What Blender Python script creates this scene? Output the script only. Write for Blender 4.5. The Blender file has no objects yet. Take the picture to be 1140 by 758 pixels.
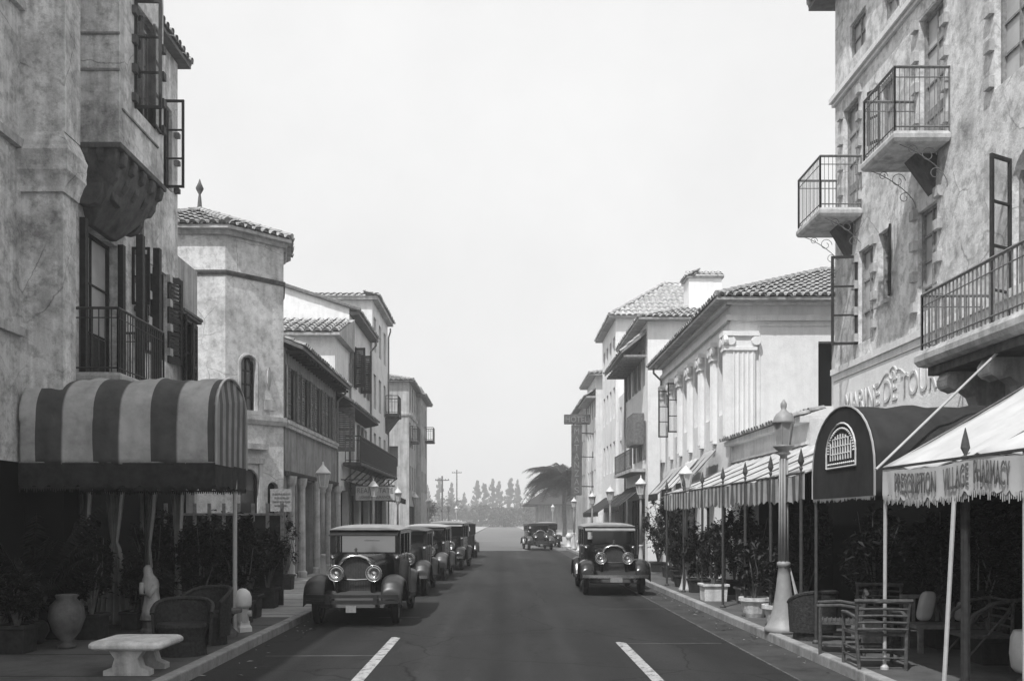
import bpy, bmesh, math, random
from math import sin, cos, pi, sqrt, radians as R
from mathutils import Vector
random.seed(7)
SC = bpy.context.scene
COL = SC.collection
# ------------------------------------------------------------------ camera
cam_d = bpy.data.cameras.new("camera"); cam = bpy.data.objects.new("camera", cam_d); COL.objects.link(cam)
cam.location = (0, 0, 1.9); cam.rotation_euler = (R(90), 0, 0)
FPX = 1020.0; CX = 558.0; HY = 579.0; EYE = 1.9
cam_d.sensor_width = 36; cam_d.lens = FPX/1140*36
cam_d.shift_x = (570-CX)/1140; cam_d.shift_y = (HY-379)/1140
cam_d.clip_end = 4000; cam_d.clip_start = .05
SC.camera = cam
HAZE = .0017
# ------------------------------------------------------------------ world, sun, exposure
SUN_EL, SUN_AZ = R(57), R(-150)      # sun behind the camera, over the left shoulder (azimuth clockwise from +Y)
w = bpy.data.worlds.new("World"); SC.world = w; w.use_nodes = True
nt = w.node_tree; nt.nodes.clear()
out = nt.nodes.new('ShaderNodeOutputWorld'); bg = nt.nodes.new('ShaderNodeBackground')
sky = nt.nodes.new('ShaderNodeTexSky'); sky.sky_type = 'NISHITA'; sky.sun_disc = False
sky.sun_elevation = SUN_EL; sky.sun_rotation = SUN_AZ; sky.dust_density = 6; sky.air_density = 1.2; sky.altitude = 0
bw = nt.nodes.new('ShaderNodeRGBToBW')
tc = nt.nodes.new('ShaderNodeTexCoord'); nz = nt.nodes.new('ShaderNodeTexNoise'); nz.inputs['Scale'].default_value = 1.6; nz.inputs['Detail'].default_value = 9; nz.inputs['Roughness'].default_value = .62
mr = nt.nodes.new('ShaderNodeMapRange'); mr.inputs[1].default_value = .3; mr.inputs[2].default_value = .7; mr.inputs[3].default_value = 9.4; mr.inputs[4].default_value = 11.2
mx = nt.nodes.new('ShaderNodeMix'); mx.data_type = 'FLOAT'; mx.inputs[0].default_value = .82
nt.links.new(tc.outputs['Generated'], nz.inputs['Vector']); nt.links.new(nz.outputs[0], mr.inputs[0])
nt.links.new(sky.outputs[0], bw.inputs[0]); nt.links.new(bw.outputs[0], mx.inputs[2]); nt.links.new(mr.outputs[0], mx.inputs[3])
nt.links.new(mx.outputs[0], bg.inputs[0]); bg.inputs[1].default_value = .1
nt.links.new(bg.outputs[0], out.inputs[0])
sl = bpy.data.lights.new("sun", 'SUN'); sl.energy = 4.2; sl.angle = R(.6); sl.color = (1, 1, 1)
so = bpy.data.objects.new("sun", sl); COL.objects.link(so)
sd = Vector((sin(SUN_AZ)*cos(SUN_EL), cos(SUN_AZ)*cos(SUN_EL), sin(SUN_EL)))
so.rotation_euler = sd.to_track_quat('Z', 'Y').to_euler(); so.location = (0, -20, 40)
SC.view_settings.view_transform = 'Standard'; SC.view_settings.look = 'None'
SC.view_settings.exposure = 0; SC.view_settings.gamma = 1; SC.view_settings.use_curve_mapping = False
SC.cycles.use_denoising = True
SC.cycles.volume_bounces = 1; SC.cycles.max_bounces = 6; SC.cycles.diffuse_bounces = 3; SC.cycles.volume_max_steps = 16

# ------------------------------------------------------------------ materials (a black and white photograph: all greys)
MAT = {}
def newmat(name):
    m = bpy.data.materials.new(name); m.use_nodes = True; MAT[name] = m
    return m, m.node_tree, m.node_tree.nodes['Principled BSDF']
def N(t, kind, **kw):
    n = t.nodes.new(kind)
    for k, v in kw.items(): n.inputs[k].default_value = v
    return n
def ramp(t, src, stops):
    r = t.nodes.new('ShaderNodeValToRGB'); e = r.color_ramp.elements
    while len(e) < len(stops): e.new(.5)
    for el, (p, c) in zip(e, stops): el.position = p; el.color = (c, c, c, 1)
    t.links.new(src, r.inputs[0]); return r.outputs[0]
def mul(t, a, b):
    m = t.nodes.new('ShaderNodeMix'); m.data_type = 'RGBA'; m.blend_type = 'MULTIPLY'; m.inputs[0].default_value = 1
    t.links.new(a, m.inputs[6]); t.links.new(b, m.inputs[7]); return m.outputs[2]
def coords(t, scale=(1, 1, 1)):
    g = t.nodes.new('ShaderNodeTexCoord'); mp = t.nodes.new('ShaderNodeMapping'); mp.inputs['Scale'].default_value = scale
    t.links.new(g.outputs['Object'], mp.inputs['Vector']); return mp.outputs[0]
def noise(t, vec, scale, detail=4, rough=.6):
    n = N(t, 'ShaderNodeTexNoise', Scale=scale, Detail=detail, Roughness=rough); t.links.new(vec, n.inputs['Vector']); return n.outputs[0]
def bump(t, b, src, strength, dist=.02):
    u = N(t, 'ShaderNodeBump', Strength=strength, Distance=dist); t.links.new(src, u.inputs['Height']); t.links.new(u.outputs[0], b.inputs['Normal'])
def plain(name, c, rough=.7, metal=0, var=.15, scale=6, bmp=.1):
    m, t, b = newmat(name); v = coords(t); n = noise(t, v, scale)
    t.links.new(ramp(t, n, [(.3, c*(1-var)), (.7, c*(1+var))]), b.inputs['Base Color'])
    b.inputs['Roughness'].default_value = rough; b.inputs['Metallic'].default_value = metal
    if rough >= .6: b.inputs['Specular IOR Level'].default_value = .15
    if bmp: bump(t, b, n, bmp)
    return m
def stucco(name, c, stain=.35, patch=.9, streak=.5, rough=.92, bm=.5, spots=0):
    """plaster: broad blotches, washed rain streaks, fine grain and trowel bump"""
    m, t, b = newmat(name); v = coords(t)
    big = ramp(t, noise(t, v, patch, 6, .68), [(.34, c*(1-stain)), (.5, c*(1-stain*.35)), (.66, c)])
    vs = coords(t, (5, 5, .35))
    st = ramp(t, noise(t, vs, 1.2, 5, .6), [(.38, 1-streak*.55), (.58, 1)])
    fi = ramp(t, noise(t, v, 38, 3, .7), [(.3, .9), (.7, 1.06)])
    mi = ramp(t, noise(t, v, 4.2, 5, .7), [(.36, 1-stain*.45), (.52, 1)])
    col = mul(t, mul(t, mul(t, big, st), fi), mi)
    if spots: col = mul(t, col, ramp(t, noise(t, v, 5.5, 9, .72), [(.36, 1-spots), (.52, 1)]))
    if spots:
        vo = t.nodes.new('ShaderNodeTexVoronoi'); vo.feature = 'DISTANCE_TO_EDGE'; vo.inputs['Scale'].default_value = .8
        wv = t.nodes.new('ShaderNodeMix'); wv.data_type = 'VECTOR'; wv.inputs[0].default_value = .12
        nn = N(t, 'ShaderNodeTexNoise', Scale=3.0, Detail=5); t.links.new(v, nn.inputs['Vector']); t.links.new(v, wv.inputs[4]); t.links.new(nn.outputs[1], wv.inputs[5]); t.links.new(wv.outputs[1], vo.inputs['Vector'])
        ck = ramp(t, vo.outputs[0], [(.0, .45), (.008, 1)]); mk = ramp(t, noise(t, v, .6, 2), [(.48, 0), (.56, 1)])
        mm = t.nodes.new('ShaderNodeMix'); mm.data_type = 'RGBA'; mm.inputs[6].default_value = (1, 1, 1, 1); t.links.new(mk, mm.inputs[0]); t.links.new(ck, mm.inputs[7]); col = mul(t, col, mm.outputs[2])
    t.links.new(col, b.inputs['Base Color'])
    b.inputs['Roughness'].default_value = rough; b.inputs['Specular IOR Level'].default_value = .2; bump(t, b, noise(t, v, 22, 5, .7), bm, .02)
    return m
def stripes(name, axis, period, phase, a, c, width=.5, rough=.85):
    m, t, b = newmat(name); v = coords(t); s = t.nodes.new('ShaderNodeSeparateXYZ'); t.links.new(v, s.inputs[0])
    m1 = t.nodes.new('ShaderNodeMath'); m1.operation = 'MULTIPLY_ADD'; m1.inputs[1].default_value = 1/period; m1.inputs[2].default_value = phase+100
    t.links.new(s.outputs[axis], m1.inputs[0])
    m2 = t.nodes.new('ShaderNodeMath'); m2.operation = 'FRACT'; t.links.new(m1.outputs[0], m2.inputs[0])
    r = ramp(t, m2.outputs[0], [(0, a), (width-.02, a), (width+.02, c), (.99, c)])
    n = ramp(t, noise(t, v, 2.2, 7, .7), [(.32, .62), (.62, 1.08)])
    t.links.new(mul(t, r, n), b.inputs['Base Color']); b.inputs['Roughness'].default_value = rough
    bump(t, b, noise(t, v, 3, 3), .5, .04)
    return m
stucco('plaster_hotel', .90, .5, 1.3, .22, spots=.4)
stucco('plaster_pale', .84, .22, .6, .2)
stucco('plaster_white', .84, .14, .8, .12)
stucco('plaster_worn', .88, .55, 1.1, .45, spots=.4)
stucco('plaster_tower', .84, .42, 1.0, .25, spots=.3)
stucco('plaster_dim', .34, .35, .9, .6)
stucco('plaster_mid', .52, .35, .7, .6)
stucco('cast_stone', .6, .40, 2.2, .5)
stucco('stone_dark', .15, .5, 2.5, .6)
stucco('stone_white', .75, .25, 3.0, .4)
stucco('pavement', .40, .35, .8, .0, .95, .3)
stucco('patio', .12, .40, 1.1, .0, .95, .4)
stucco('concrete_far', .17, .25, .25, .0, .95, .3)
stucco('kerbstone', .36, .4, 1.6, .3)
stucco('gutter', .065, .5, 1.4, .0, .9, .4)
plain('clay_tile', .30, .85, 0, .45, 5.5, .4)
plain('clay_tile_pale', .40, .85, 0, .4, 4, .4)
plain('wood_dark', .035, .6, 0, .35, 12, .3)
plain('wood_eave', .14, .8, 0, .3, 8, .3)
plain('wood_mid', .16, .7, 0, .35, 10, .3)
plain('wood_grey', .24, .75, 0, .35, 14, .3)
plain('iron', .06, .55, .3, .3, 20, .1)
plain('iron_grey', .17, .55, .2, .3, 20, .1)
plain('paint_pale', .42, .45, 0, .12, 9, .05)
plain('paint_white', .6, .45, 0, .1, 9, .05)
plain('lamp_glass', .45, .25, 0, .1, 9, 0)
plain('canvas_dark', .032, .85, 0, .25, 4, .3)
plain('canvas_white', .50, .85, 0, .12, 2.2, .3)
plain('canvas_grey', .36, .85, 0, .15, 3, .3)
plain('fringe_dark', .035, .9, 0, .3, 9, .2)
plain('lettering', .14, .7, 0, .2, 8, 0)
plain('lettering_faint', .52, .85, 0, .2, 8, 0)
plain('lettering_pale', .55, .7, 0, .2, 8, 0)
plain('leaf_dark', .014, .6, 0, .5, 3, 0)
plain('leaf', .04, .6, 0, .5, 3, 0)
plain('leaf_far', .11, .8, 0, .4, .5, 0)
plain('bark', .12, .9, 0, .4, 8, .5)
plain('interior_shade', .004, .95, 0, .3, 2, 0)  # near black for dark interiors and for panels painted as shade
plain('pane_pale', .42, .3, 0, .3, 1.5, 0)
plain('lamp_grey', .26, .5, 0, .12, 9, .05)
plain('apron', .006, .5, 0, .2, 5, 0)
plain('rubber', .02, .8, 0, .25, 20, .2)
plain('coach_paint', .010, .22, 0, .2, 5, 0)
plain('coach_paint_dusty', .022, .38, 0, .35, 5, 0)
plain('fender_grey', .05, .3, 0, .25, 5, 0)
plain('roof_fabric', .26, .7, 0, .2, 5, .2)
plain('roof_fabric_dark', .09, .6, 0, .2, 5, .2)
plain('chrome', .5, .2, .9, .1, 5, 0)
plain('chrome_dull', .16, .35, .6, .2, 5, 0)
plain('seat_cloth', .05, .9, 0, .3, 5, .2)
plain('number_plate', .22, .5, 0, .2, 30, 0)
plain('cloth_pale', .50, .9, 0, .15, 4, .3)
plain('wicker', .035, .7, 0, .45, 26, .7)
plain('cane', .075, .6, 0, .4, 18, .3)
plain('clay_pot', .05, .85, 0, .3, 7, .3)
plain('line_paint', .38, .8, 0, .3, 9, .1)
plain('line_faint', .10, .85, 0, .35, 4, .1)
m, t, b = newmat('glass'); b.inputs['Base Color'].default_value = (.03, .03, .03, 1); b.inputs['Roughness'].default_value = .06; b.inputs['Specular IOR Level'].default_value = .8
m, t, b = newmat('windscreen_glass'); b.inputs['Base Color'].default_value = (.6, .6, .6, 1); b.inputs['Roughness'].default_value = .15; b.inputs['Metallic'].default_value = .5
m, t, b = newmat('lens_glass'); b.inputs['Base Color'].default_value = (.42, .42, .42, 1); b.inputs['Roughness'].default_value = .1; b.inputs['Metallic'].default_value = .85
# asphalt: dark with oil track, grit and worn scuffs
m, t, b = newmat('asphalt'); v = coords(t)
g1 = ramp(t, noise(t, coords(t, (.8, .12, 1)), 1.0, 5), [(.35, .027), (.65, .040)])
g2 = ramp(t, noise(t, v, 60, 3, .8), [(.3, .72), (.72, 1.35)])
g3 = ramp(t, noise(t, coords(t, (1, .5, 1)), 1.7, 6, .75), [(.60, 1.0), (.72, 1.55)])
sx_ = t.nodes.new('ShaderNodeSeparateXYZ'); t.links.new(v, sx_.inputs[0])
def track(c, w_, amt):
    a = t.nodes.new('ShaderNodeMath'); a.operation = 'SUBTRACT'; a.inputs[1].default_value = c; t.links.new(sx_.outputs[0], a.inputs[0])
    d = t.nodes.new('ShaderNodeMath'); d.operation = 'ABSOLUTE'; t.links.new(a.outputs[0], d.inputs[0])
    e_ = t.nodes.new('ShaderNodeMath'); e_.operation = 'ADD'; t.links.new(d.outputs[0], e_.inputs[0]); n_ = t.nodes.new('ShaderNodeMath'); n_.operation = 'MULTIPLY'; n_.inputs[1].default_value = .5
    t.links.new(noise(t, coords(t, (1, .25, 1)), 1.5, 5), n_.inputs[0]); t.links.new(n_.outputs[0], e_.inputs[1])
    return ramp(t, e_.outputs[0], [(.25, amt), (.25+w_, 1)])
col = mul(t, mul(t, g1, g2), g3)
for c_, w__, am in ((0, .35, .74), (-.95, .2, 1.22), (.95, .2, 1.22), (-2.65, .5, .62), (2.9, .5, .66)): col = mul(t, col, track(c_, w__, am))
vo = t.nodes.new('ShaderNodeTexVoronoi'); vo.feature = 'DISTANCE_TO_EDGE'; vo.inputs['Scale'].default_value = .42
wv = t.nodes.new('ShaderNodeMix'); wv.data_type = 'VECTOR'; wv.inputs[0].default_value = .25
nn = N(t, 'ShaderNodeTexNoise', Scale=1.6, Detail=6); t.links.new(v, nn.inputs['Vector']); t.links.new(v, wv.inputs[4]); t.links.new(nn.outputs[1], wv.inputs[5]); t.links.new(wv.outputs[1], vo.inputs['Vector'])
col = mul(t, col, ramp(t, vo.outputs[0], [(.0, .45), (.006, 1)]))
pa = t.nodes.new('ShaderNodeTexVoronoi'); pa.inputs['Scale'].default_value = .33; t.links.new(coords(t, (1, .35, 1)), pa.inputs['Vector'])
col = mul(t, col, ramp(t, pa.outputs['Color'], [(.25, .88), (.75, 1.12)]))
col = mul(t, col, ramp(t, noise(t, v, 3.3, 7, .8), [(.34, .6), (.44, 1)]))
t.links.new(col, b.inputs['Base Color']); b.inputs['Roughness'].default_value = .9; b.inputs['Specular IOR Level'].default_value = .12
bump(t, b, noise(t, v, 80, 3, .8), .5, .01)
m, t, b = newmat('worn_line'); v = coords(t)
t.links.new(ramp(t, noise(t, v, 7, 7, .8), [(.40, .06), (.47, .30), (.6, .42)]), b.inputs['Base Color']); b.inputs['Roughness'].default_value = .9
stripes('awning_broad', 0, .84, -.56, .075, .42, .47)        # broad dark and pale bands across X
stripes('awning_end', 1, .30, .1, .085, .28, .5)
stripes('stripe_val', 1, .34, 0, .10, .42, .5)
plain('curtain_cloth', .34, .9, 0, .3, 3, .3)
stripes('curtain_bands', 0, .46, .3, .045, .40, .55)
stripes('panel_lines', 2, .9, .2, .16, .48, .03)

# ------------------------------------------------------------------ mesh helpers
LOC = {}
def Yof(X, px): return X*FPX/(px-CX)
def Zof(Y, py): return EYE+(HY-py)/FPX*Y
class MB:
    def __init__(s): s.v = []; s.f = []
    def add(s, vs, fs):
        o = len(s.v); s.v += [tuple(p) for p in vs]; s.f += [[i+o for i in f] for f in fs]
    def box(s, x0, x1, y0, y1, z0, z1):
        s.add([(x0,y0,z0),(x1,y0,z0),(x1,y1,z0),(x0,y1,z0),(x0,y0,z1),(x1,y0,z1),(x1,y1,z1),(x0,y1,z1)],
              [(0,3,2,1),(4,5,6,7),(0,1,5,4),(1,2,6,5),(2,3,7,6),(3,0,4,7)]); return s
    def fbox(s, F, u0, u1, z0, z1, o0, o1):
        s.add([F(u0,z0,o1),F(u1,z0,o1),F(u1,z0,o0),F(u0,z0,o0),F(u0,z1,o1),F(u1,z1,o1),F(u1,z1,o0),F(u0,z1,o0)],
              [(0,3,2,1),(4,5,6,7),(0,1,5,4),(1,2,6,5),(2,3,7,6),(3,0,4,7)]); return s
    def quad(s, *p): s.add(p, [tuple(range(len(p)))]); return s
    def tube(s, pts, r, n=6, cap=True, closed=False):
        pts = [Vector(p) for p in pts]; m = len(pts); rs = r if isinstance(r, (list, tuple)) else [r]*m
        rings = []; up = None
        for i, p in enumerate(pts):
            a = pts[(i-1) % m] if (closed or i > 0) else p; c = pts[(i+1) % m] if (closed or i < m-1) else p
            d = (c-a).normalized() if (c-a).length > 1e-9 else Vector((0, 0, 1))
            if up is None: up = Vector((0, 0, 1)) if abs(d.z) < .9 else Vector((1, 0, 0))
            x = d.cross(up); x = x.normalized() if x.length > 1e-5 else Vector((1, 0, 0)); y = x.cross(d).normalized(); up = y
            rings.append([p+(x*cos(2*pi*k/n)+y*sin(2*pi*k/n))*rs[i] for k in range(n)])
        vs = [q for r_ in rings for q in r_]; fs = []
        for i in range(m if closed else m-1):
            j = (i+1) % m
            for k in range(n): fs.append((i*n+k, i*n+(k+1) % n, j*n+(k+1) % n, j*n+k))
        if cap and not closed: fs += [tuple(range(n))[::-1], tuple((m-1)*n+k for k in range(n))]
        s.add(vs, fs); return s
    def lathe(s, prof, c=(0,0,0), n=14, axis='z', sx=1, sy=1):
        vs = []; fs = []; m = len(prof)
        for r, z in prof:
            for k in range(n):
                a = 2*pi*k/n
                p = (r*cos(a)*sx, r*sin(a)*sy, z)
                if axis == 'y': p = (p[0], p[2], p[1])
                if axis == 'x': p = (p[2], p[0], p[1])
                vs.append((p[0]+c[0], p[1]+c[1], p[2]+c[2]))
        for i in range(m-1):
            for k in range(n): fs.append((i*n+k, i*n+(k+1) % n, (i+1)*n+(k+1) % n, (i+1)*n+k))
        fs += [tuple(range(n))[::-1], tuple((m-1)*n+k for k in range(n))]
        s.add(vs, fs); return s
    def prism(s, poly, A, B):
        """poly: list of 2-D points mapped by A (front) and B (back) to 3-D"""
        n = len(poly); s.add([A(*p) for p in poly]+[B(*p) for p in poly],
            [tuple(range(n)), tuple(range(2*n-1, n-1, -1))]+[(i, (i+1) % n, n+(i+1) % n, n+i)[::-1] for i in range(n)]); return s
    def grid(s, fn, nu, nv, closeu=False):
        vs = [fn(i/nu, j/nv) for i in range(nu+1) for j in range(nv+1)]; k = nv+1
        s.add(vs, [(i*k+j, (i+1)*k+j, (i+1)*k+j+1, i*k+j+1) for i in range(nu) for j in range(nv)]); return s
    def loft(s, rings, cap=True):
        n = len(rings[0]); vs = [p for r in rings for p in r]
        fs = [(i*n+k, i*n+(k+1) % n, (i+1)*n+(k+1) % n, (i+1)*n+k) for i in range(len(rings)-1) for k in range(n)]
        if cap: fs += [tuple(range(n))[::-1], tuple((len(rings)-1)*n+k for k in range(n))]
        s.add(vs, fs); return s
    def build_each(s, name, mat, parent=None, **k):
        par = list(range(len(s.v)))
        def find(a):
            while par[a] != a: par[a] = par[par[a]]; a = par[a]
            return a
        for f in s.f:
            for b_ in f[1:]: par[find(b_)] = find(f[0])
        gs = {}
        for f in s.f: gs.setdefault(find(f[0]), []).append(f)
        outp = []
        for fs in gs.values():
            ids = sorted({i for f in fs for i in f}); mp = {i: j for j, i in enumerate(ids)}; q = MB(); q.v = [s.v[i] for i in ids]; q.f = [[mp[i] for i in f] for f in fs]
            outp.append(q.build(name, mat, parent, **k))
        return outp
    def build(s, name, mat, parent=None, smooth=False, solid=0, bevel=0, fix=True):
        L = LOC.get(parent.name, (0, 0, 0)) if parent else (0, 0, 0)
        me = bpy.data.meshes.new(name); me.from_pydata([(a-L[0], b_-L[1], c-L[2]) for a, b_, c in s.v], [], s.f)
        if fix:
            bm = bmesh.new(); bm.from_mesh(me); bmesh.ops.recalc_face_normals(bm, faces=bm.faces); bm.to_mesh(me); bm.free()
        if smooth:
            for p in me.polygons: p.use_smooth = True
        o = bpy.data.objects.new(name, me); COL.objects.link(o); me.materials.append(MAT[mat] if isinstance(mat, str) else mat)
        if parent: o.parent = parent
        LOC[o.name] = L
        if solid: md = o.modifiers.new('solid', 'SOLIDIFY'); md.thickness = solid; md.offset = 0
        if bevel: md = o.modifiers.new('bevel', 'BEVEL'); md.width = bevel; md.segments = 2; md.limit_method = 'ANGLE'
        return o
def tag(o, label=None, cat=None, group=None, kind=None):
    if label: o['label'] = label
    if cat: o['category'] = cat
    if group: o['group'] = group
    if kind: o['kind'] = kind
    return o
def thing(name, loc, label, cat, group=None, rz=0):
    o = bpy.data.objects.new(name, None); COL.objects.link(o); o.location = loc; o.rotation_euler.z = rz; o.empty_display_size = .2
    LOC[o.name] = tuple(loc); return tag(o, label, cat, group)
def dup(root, loc, rz, label, group=None, scale=None):
    def cp(o, par):
        c = o.copy(); COL.objects.link(c); c.parent = par
        for ch in list(o.children): cp(ch, c)
        return c
    r = cp(root, None); r.location = loc; r.rotation_euler.z = rz; r['label'] = label
    if group: r['group'] = group
    if scale: r.scale = (scale,)*3
    return r
def text_mesh(s, name, fn, width, height, mat, parent, depth=.012, slices=0):
    """real raised lettering; fn maps (u, v, depth) with u in 0..width, v in 0..height to 3-D"""
    cu = bpy.data.curves.new(name, 'FONT'); cu.body = s; cu.extrude = .5; cu.resolution_u = 3
    ob = bpy.data.objects.new(name+'_tmp', cu); COL.objects.link(ob)
    dg = bpy.context.evaluated_depsgraph_get(); dg.update()
    me = bpy.data.meshes.new_from_object(ob.evaluated_get(dg)); bpy.data.objects.remove(ob)
    xs = [v.co.x for v in me.vertices]; ys = [v.co.y for v in me.vertices]
    x0, x1, y0, y1 = min(xs), max(xs), min(ys), max(ys)
    L = LOC.get(parent.name, (0, 0, 0)) if parent else (0, 0, 0)
    for v in me.vertices:
        p = fn((v.co.x-x0)/(x1-x0)*width, (v.co.y-y0)/(y1-y0)*height, (v.co.z+.5)*depth)
        v.co = (p[0]-L[0], p[1]-L[1], p[2]-L[2])
    bm = bmesh.new(); bm.from_mesh(me); bmesh.ops.recalc_face_normals(bm, faces=bm.faces); bm.to_mesh(me); bm.free()
    o = bpy.data.objects.new(name, me); COL.objects.link(o); me.materials.clear(); me.materials.append(MAT[mat])
    if parent: o.parent = parent
    LOC[o.name] = L; return o

# ------------------------------------------------------------------ architecture helpers
def frame_of(p0, p1):
    d = Vector((p1[0]-p0[0], p1[1]-p0[1], 0)); L = d.length; d /= L; n = Vector((d.y, -d.x, 0))
    def F(u, z, o=0): return (p0[0]+d.x*u+n.x*o, p0[1]+d.y*u+n.y*o, z)
    return F, L, d, n
def edge_u(p0, p1, px):
    k = (px-CX)/FPX; dx, dy = p1[0]-p0[0], p1[1]-p0[1]; L = sqrt(dx*dx+dy*dy)
    return (k*p0[1]-p0[0])/(dx-k*dy)*L
def opx(p0, p1, pa, pb, ya, yb, **kw):
    """an opening on wall p0-p1 from its extent in the picture"""
    u = sorted((edge_u(p0, p1, pa), edge_u(p0, p1, pb))); L = sqrt((p1[0]-p0[0])**2+(p1[1]-p0[1])**2)
    um = (u[0]+u[1])/2; Ym = p0[1]+(p1[1]-p0[1])*um/L
    z = sorted((Zof(Ym, ya), Zof(Ym, yb)))
    d = dict(u0=u[0], u1=u[1], z0=z[0], z1=z[1]); d.update(kw); return d
def wall(mb, p0, p1, z0, z1, ops=(), depth=.2):
    F, L, d, n = frame_of(p0, p1)
    us = sorted({0, L}|{o['u0'] for o in ops}|{o['u1'] for o in ops}); zs = sorted({z0, z1}|{o['z0'] for o in ops}|{o['z1'] for o in ops})
    for a, b_ in zip(us, us[1:]):
        for c, e in zip(zs, zs[1:]):
            um, zm = (a+b_)/2, (c+e)/2
            if any(o['u0'] < um < o['u1'] and o['z0'] < zm < o['z1'] for o in ops): continue
            mb.quad(F(a, c), F(b_, c), F(b_, e), F(a, e))
    for o in ops:
        a, b_, c, e = o['u0'], o['u1'], o['z0'], o['z1']; dp = o.get('depth', depth)
        mb.quad(F(a,c), F(a,e), F(a,e,-dp), F(a,c,-dp)); mb.quad(F(b_,c), F(b_,c,-dp), F(b_,e,-dp), F(b_,e))
        mb.quad(F(a,c), F(a,c,-dp), F(b_,c,-dp), F(b_,c)); mb.quad(F(a,e), F(b_,e), F(b_,e,-dp), F(a,e,-dp))
        if o.get('arch'):
            r = (b_-a)/2; cu = (a+b_)/2; n_ = 10; cz = e-r
            arc = [(cu-r*cos(pi*k/n_), cz+r*sin(pi*k/n_)) for k in range(n_+1)]
            for side in (0, 1):
                seg = arc[:n_//2+1] if side == 0 else arc[n_//2:]
                corner = (a, e) if side == 0 else (b_, e)
                mb.prism([corner]+seg if side == 0 else [corner]+seg, lambda u, z: F(u, z, -.001), lambda u, z: F(u, z, -dp+.01))
    return F
def add_window(F, o, parent, frame='wood_dark', pane='glass', depth=.2):
    a, b_, c, e = o['u0'], o['u1'], o['z0'], o['z1']; dp = o.get('depth', depth); fw = o.get('fw', .055)
    kind = o.get('kind', 'window'); frame = o.get('frame', frame); nx, nz_ = o.get('mun', (2, 3))
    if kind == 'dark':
        mb = MB(); mb.fbox(F, a+.001, b_-.001, c+.001, e-.001, -dp-.05, -dp+.004); return mb.build('dark_opening', 'interior_shade', parent)
    f = MB()
    f.fbox(F, a, a+fw, c, e, -dp, -dp+.07).fbox(F, b_-fw, b_, c, e, -dp, -dp+.07).fbox(F, a+fw, b_-fw, c, c+fw, -dp, -dp+.068).fbox(F, a+fw, b_-fw, e-fw, e, -dp, -dp+.068)
    for k in range(1, nx):
        u = a+(b_-a)*k/nx; f.fbox(F, u-.018, u+.018, c+fw, e-fw, -dp+.005, -dp+.05)
    for k in range(1, nz_):
        z = c+(e-c)*k/nz_; f.fbox(F, a+fw, b_-fw, z-.015, z+.015, -dp+.008, -dp+.046)
    if kind == 'door':
        f.fbox(F, a+fw, b_-fw, c+fw, c+(e-c)*.32, -dp+.004, -dp+.035)
    wf = f.build('door' if kind == 'door' else 'window', frame, parent)
    p = MB(); p.fbox(F, a+fw*.5, b_-fw*.5, c+fw*.5, e-fw*.5, -dp-.02, -dp+.016); p.build('pane', o.get('pane', pane), wf)
    if o.get('sill'):
        q = MB(); q.fbox(F, a-.08, b_+.08, c-.07, c-.002, -.03, .07); q.build('sill', o.get('sillmat', 'cast_stone'), wf)
    if o.get('shut'):
        sw = (b_-a)*.5*.96
        for sgn, base in ((-1, a-.02), (1, b_+.02)):
            q = MB(); u0, u1 = (base-sw, base) if sgn < 0 else (base, base+sw)
            louvre(q, F, u0, u1, c, e, .03); q.build('shutter', o.get('shutmat', 'wood_mid'), parent)
    if o.get('teeth'):
        q = MB(); k = 0; z = c+.05
        while z < e-.05:
            q.fbox(F, a-.17, a-.003, z, z+.16, -.02, .075).fbox(F, b_+.003, b_+.17, z+.1, z+.26, -.02, .075)
            z += .52; k += 1
        q.build_each('shutter_block', 'cast_stone', parent)
    return wf
def louvre(q, F, u0, u1, z0, z1, o):
    w_ = .05
    q.fbox(F, u0, u0+w_, z0, z1, o, o+.04).fbox(F, u1-w_, u1, z0, z1, o, o+.04)
    for zz in (z0, (z0+z1)/2-.03, z1-.07): q.fbox(F, u0+w_, u1-w_, zz, zz+.07, o+.002, o+.038)
    n = max(4, int((z1-z0)/.09))
    for k in range(n):
        z = z0+.07+(z1-z0-.14)*k/n
        q.add([F(u0+w_, z, o+.035), F(u1-w_, z, o+.035), F(u1-w_, z+.07, o+.008), F(u0+w_, z+.07, o+.008)], [(0,1,2,3)])
def casement(name, hinge, dirn, width, z0, z1, parent, nz_=3, mat='wood_dark', glass=True, solid=False):
    """an opened leaf: hinge (x,y), dirn 2-D unit vector the leaf points along"""
    h = Vector((hinge[0], hinge[1], 0)); d = Vector((dirn[0], dirn[1], 0)).normalized(); n = Vector((d.y, -d.x, 0))
    def F(u, z, o=0): p = h+d*u+n*o; return (p.x, p.y, z)
    q = MB(); fw = .05
    q.fbox(F, 0, fw, z0, z1, -.02, .02).fbox(F, width-fw, width, z0, z1, -.02, .02)
    for k in range(nz_+1):
        z = z0+(z1-z0-fw)*k/nz_; q.fbox(F, fw, width-fw, z, z+(fw if k in (0, nz_) else .03), -.018, .018)
    leaf = q.build(name, mat, parent)
    if glass:
        g = MB(); g.fbox(F, fw*.6, width-fw*.6, z0+fw*.6, z1-fw*.6, -.004, .004); g.build('pane', 'clear_glass', leaf)
    if solid:
        g = MB(); louvre(g, F, .04, width-.04, z0+.04, z1-.04, -.018); g.build('slats', mat, leaf)
    return leaf
m, t, b = newmat('clear_glass'); t.nodes.clear()
o_ = t.nodes.new('ShaderNodeOutputMaterial'); tr = t.nodes.new('ShaderNodeBsdfTransparent'); gl = t.nodes.new('ShaderNodeBsdfGlossy'); mi_ = t.nodes.new('ShaderNodeMixShader')
tr.inputs[0].default_value = (.95, .95, .95, 1); gl.inputs['Roughness'].default_value = .05; mi_.inputs[0].default_value = .12
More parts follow.
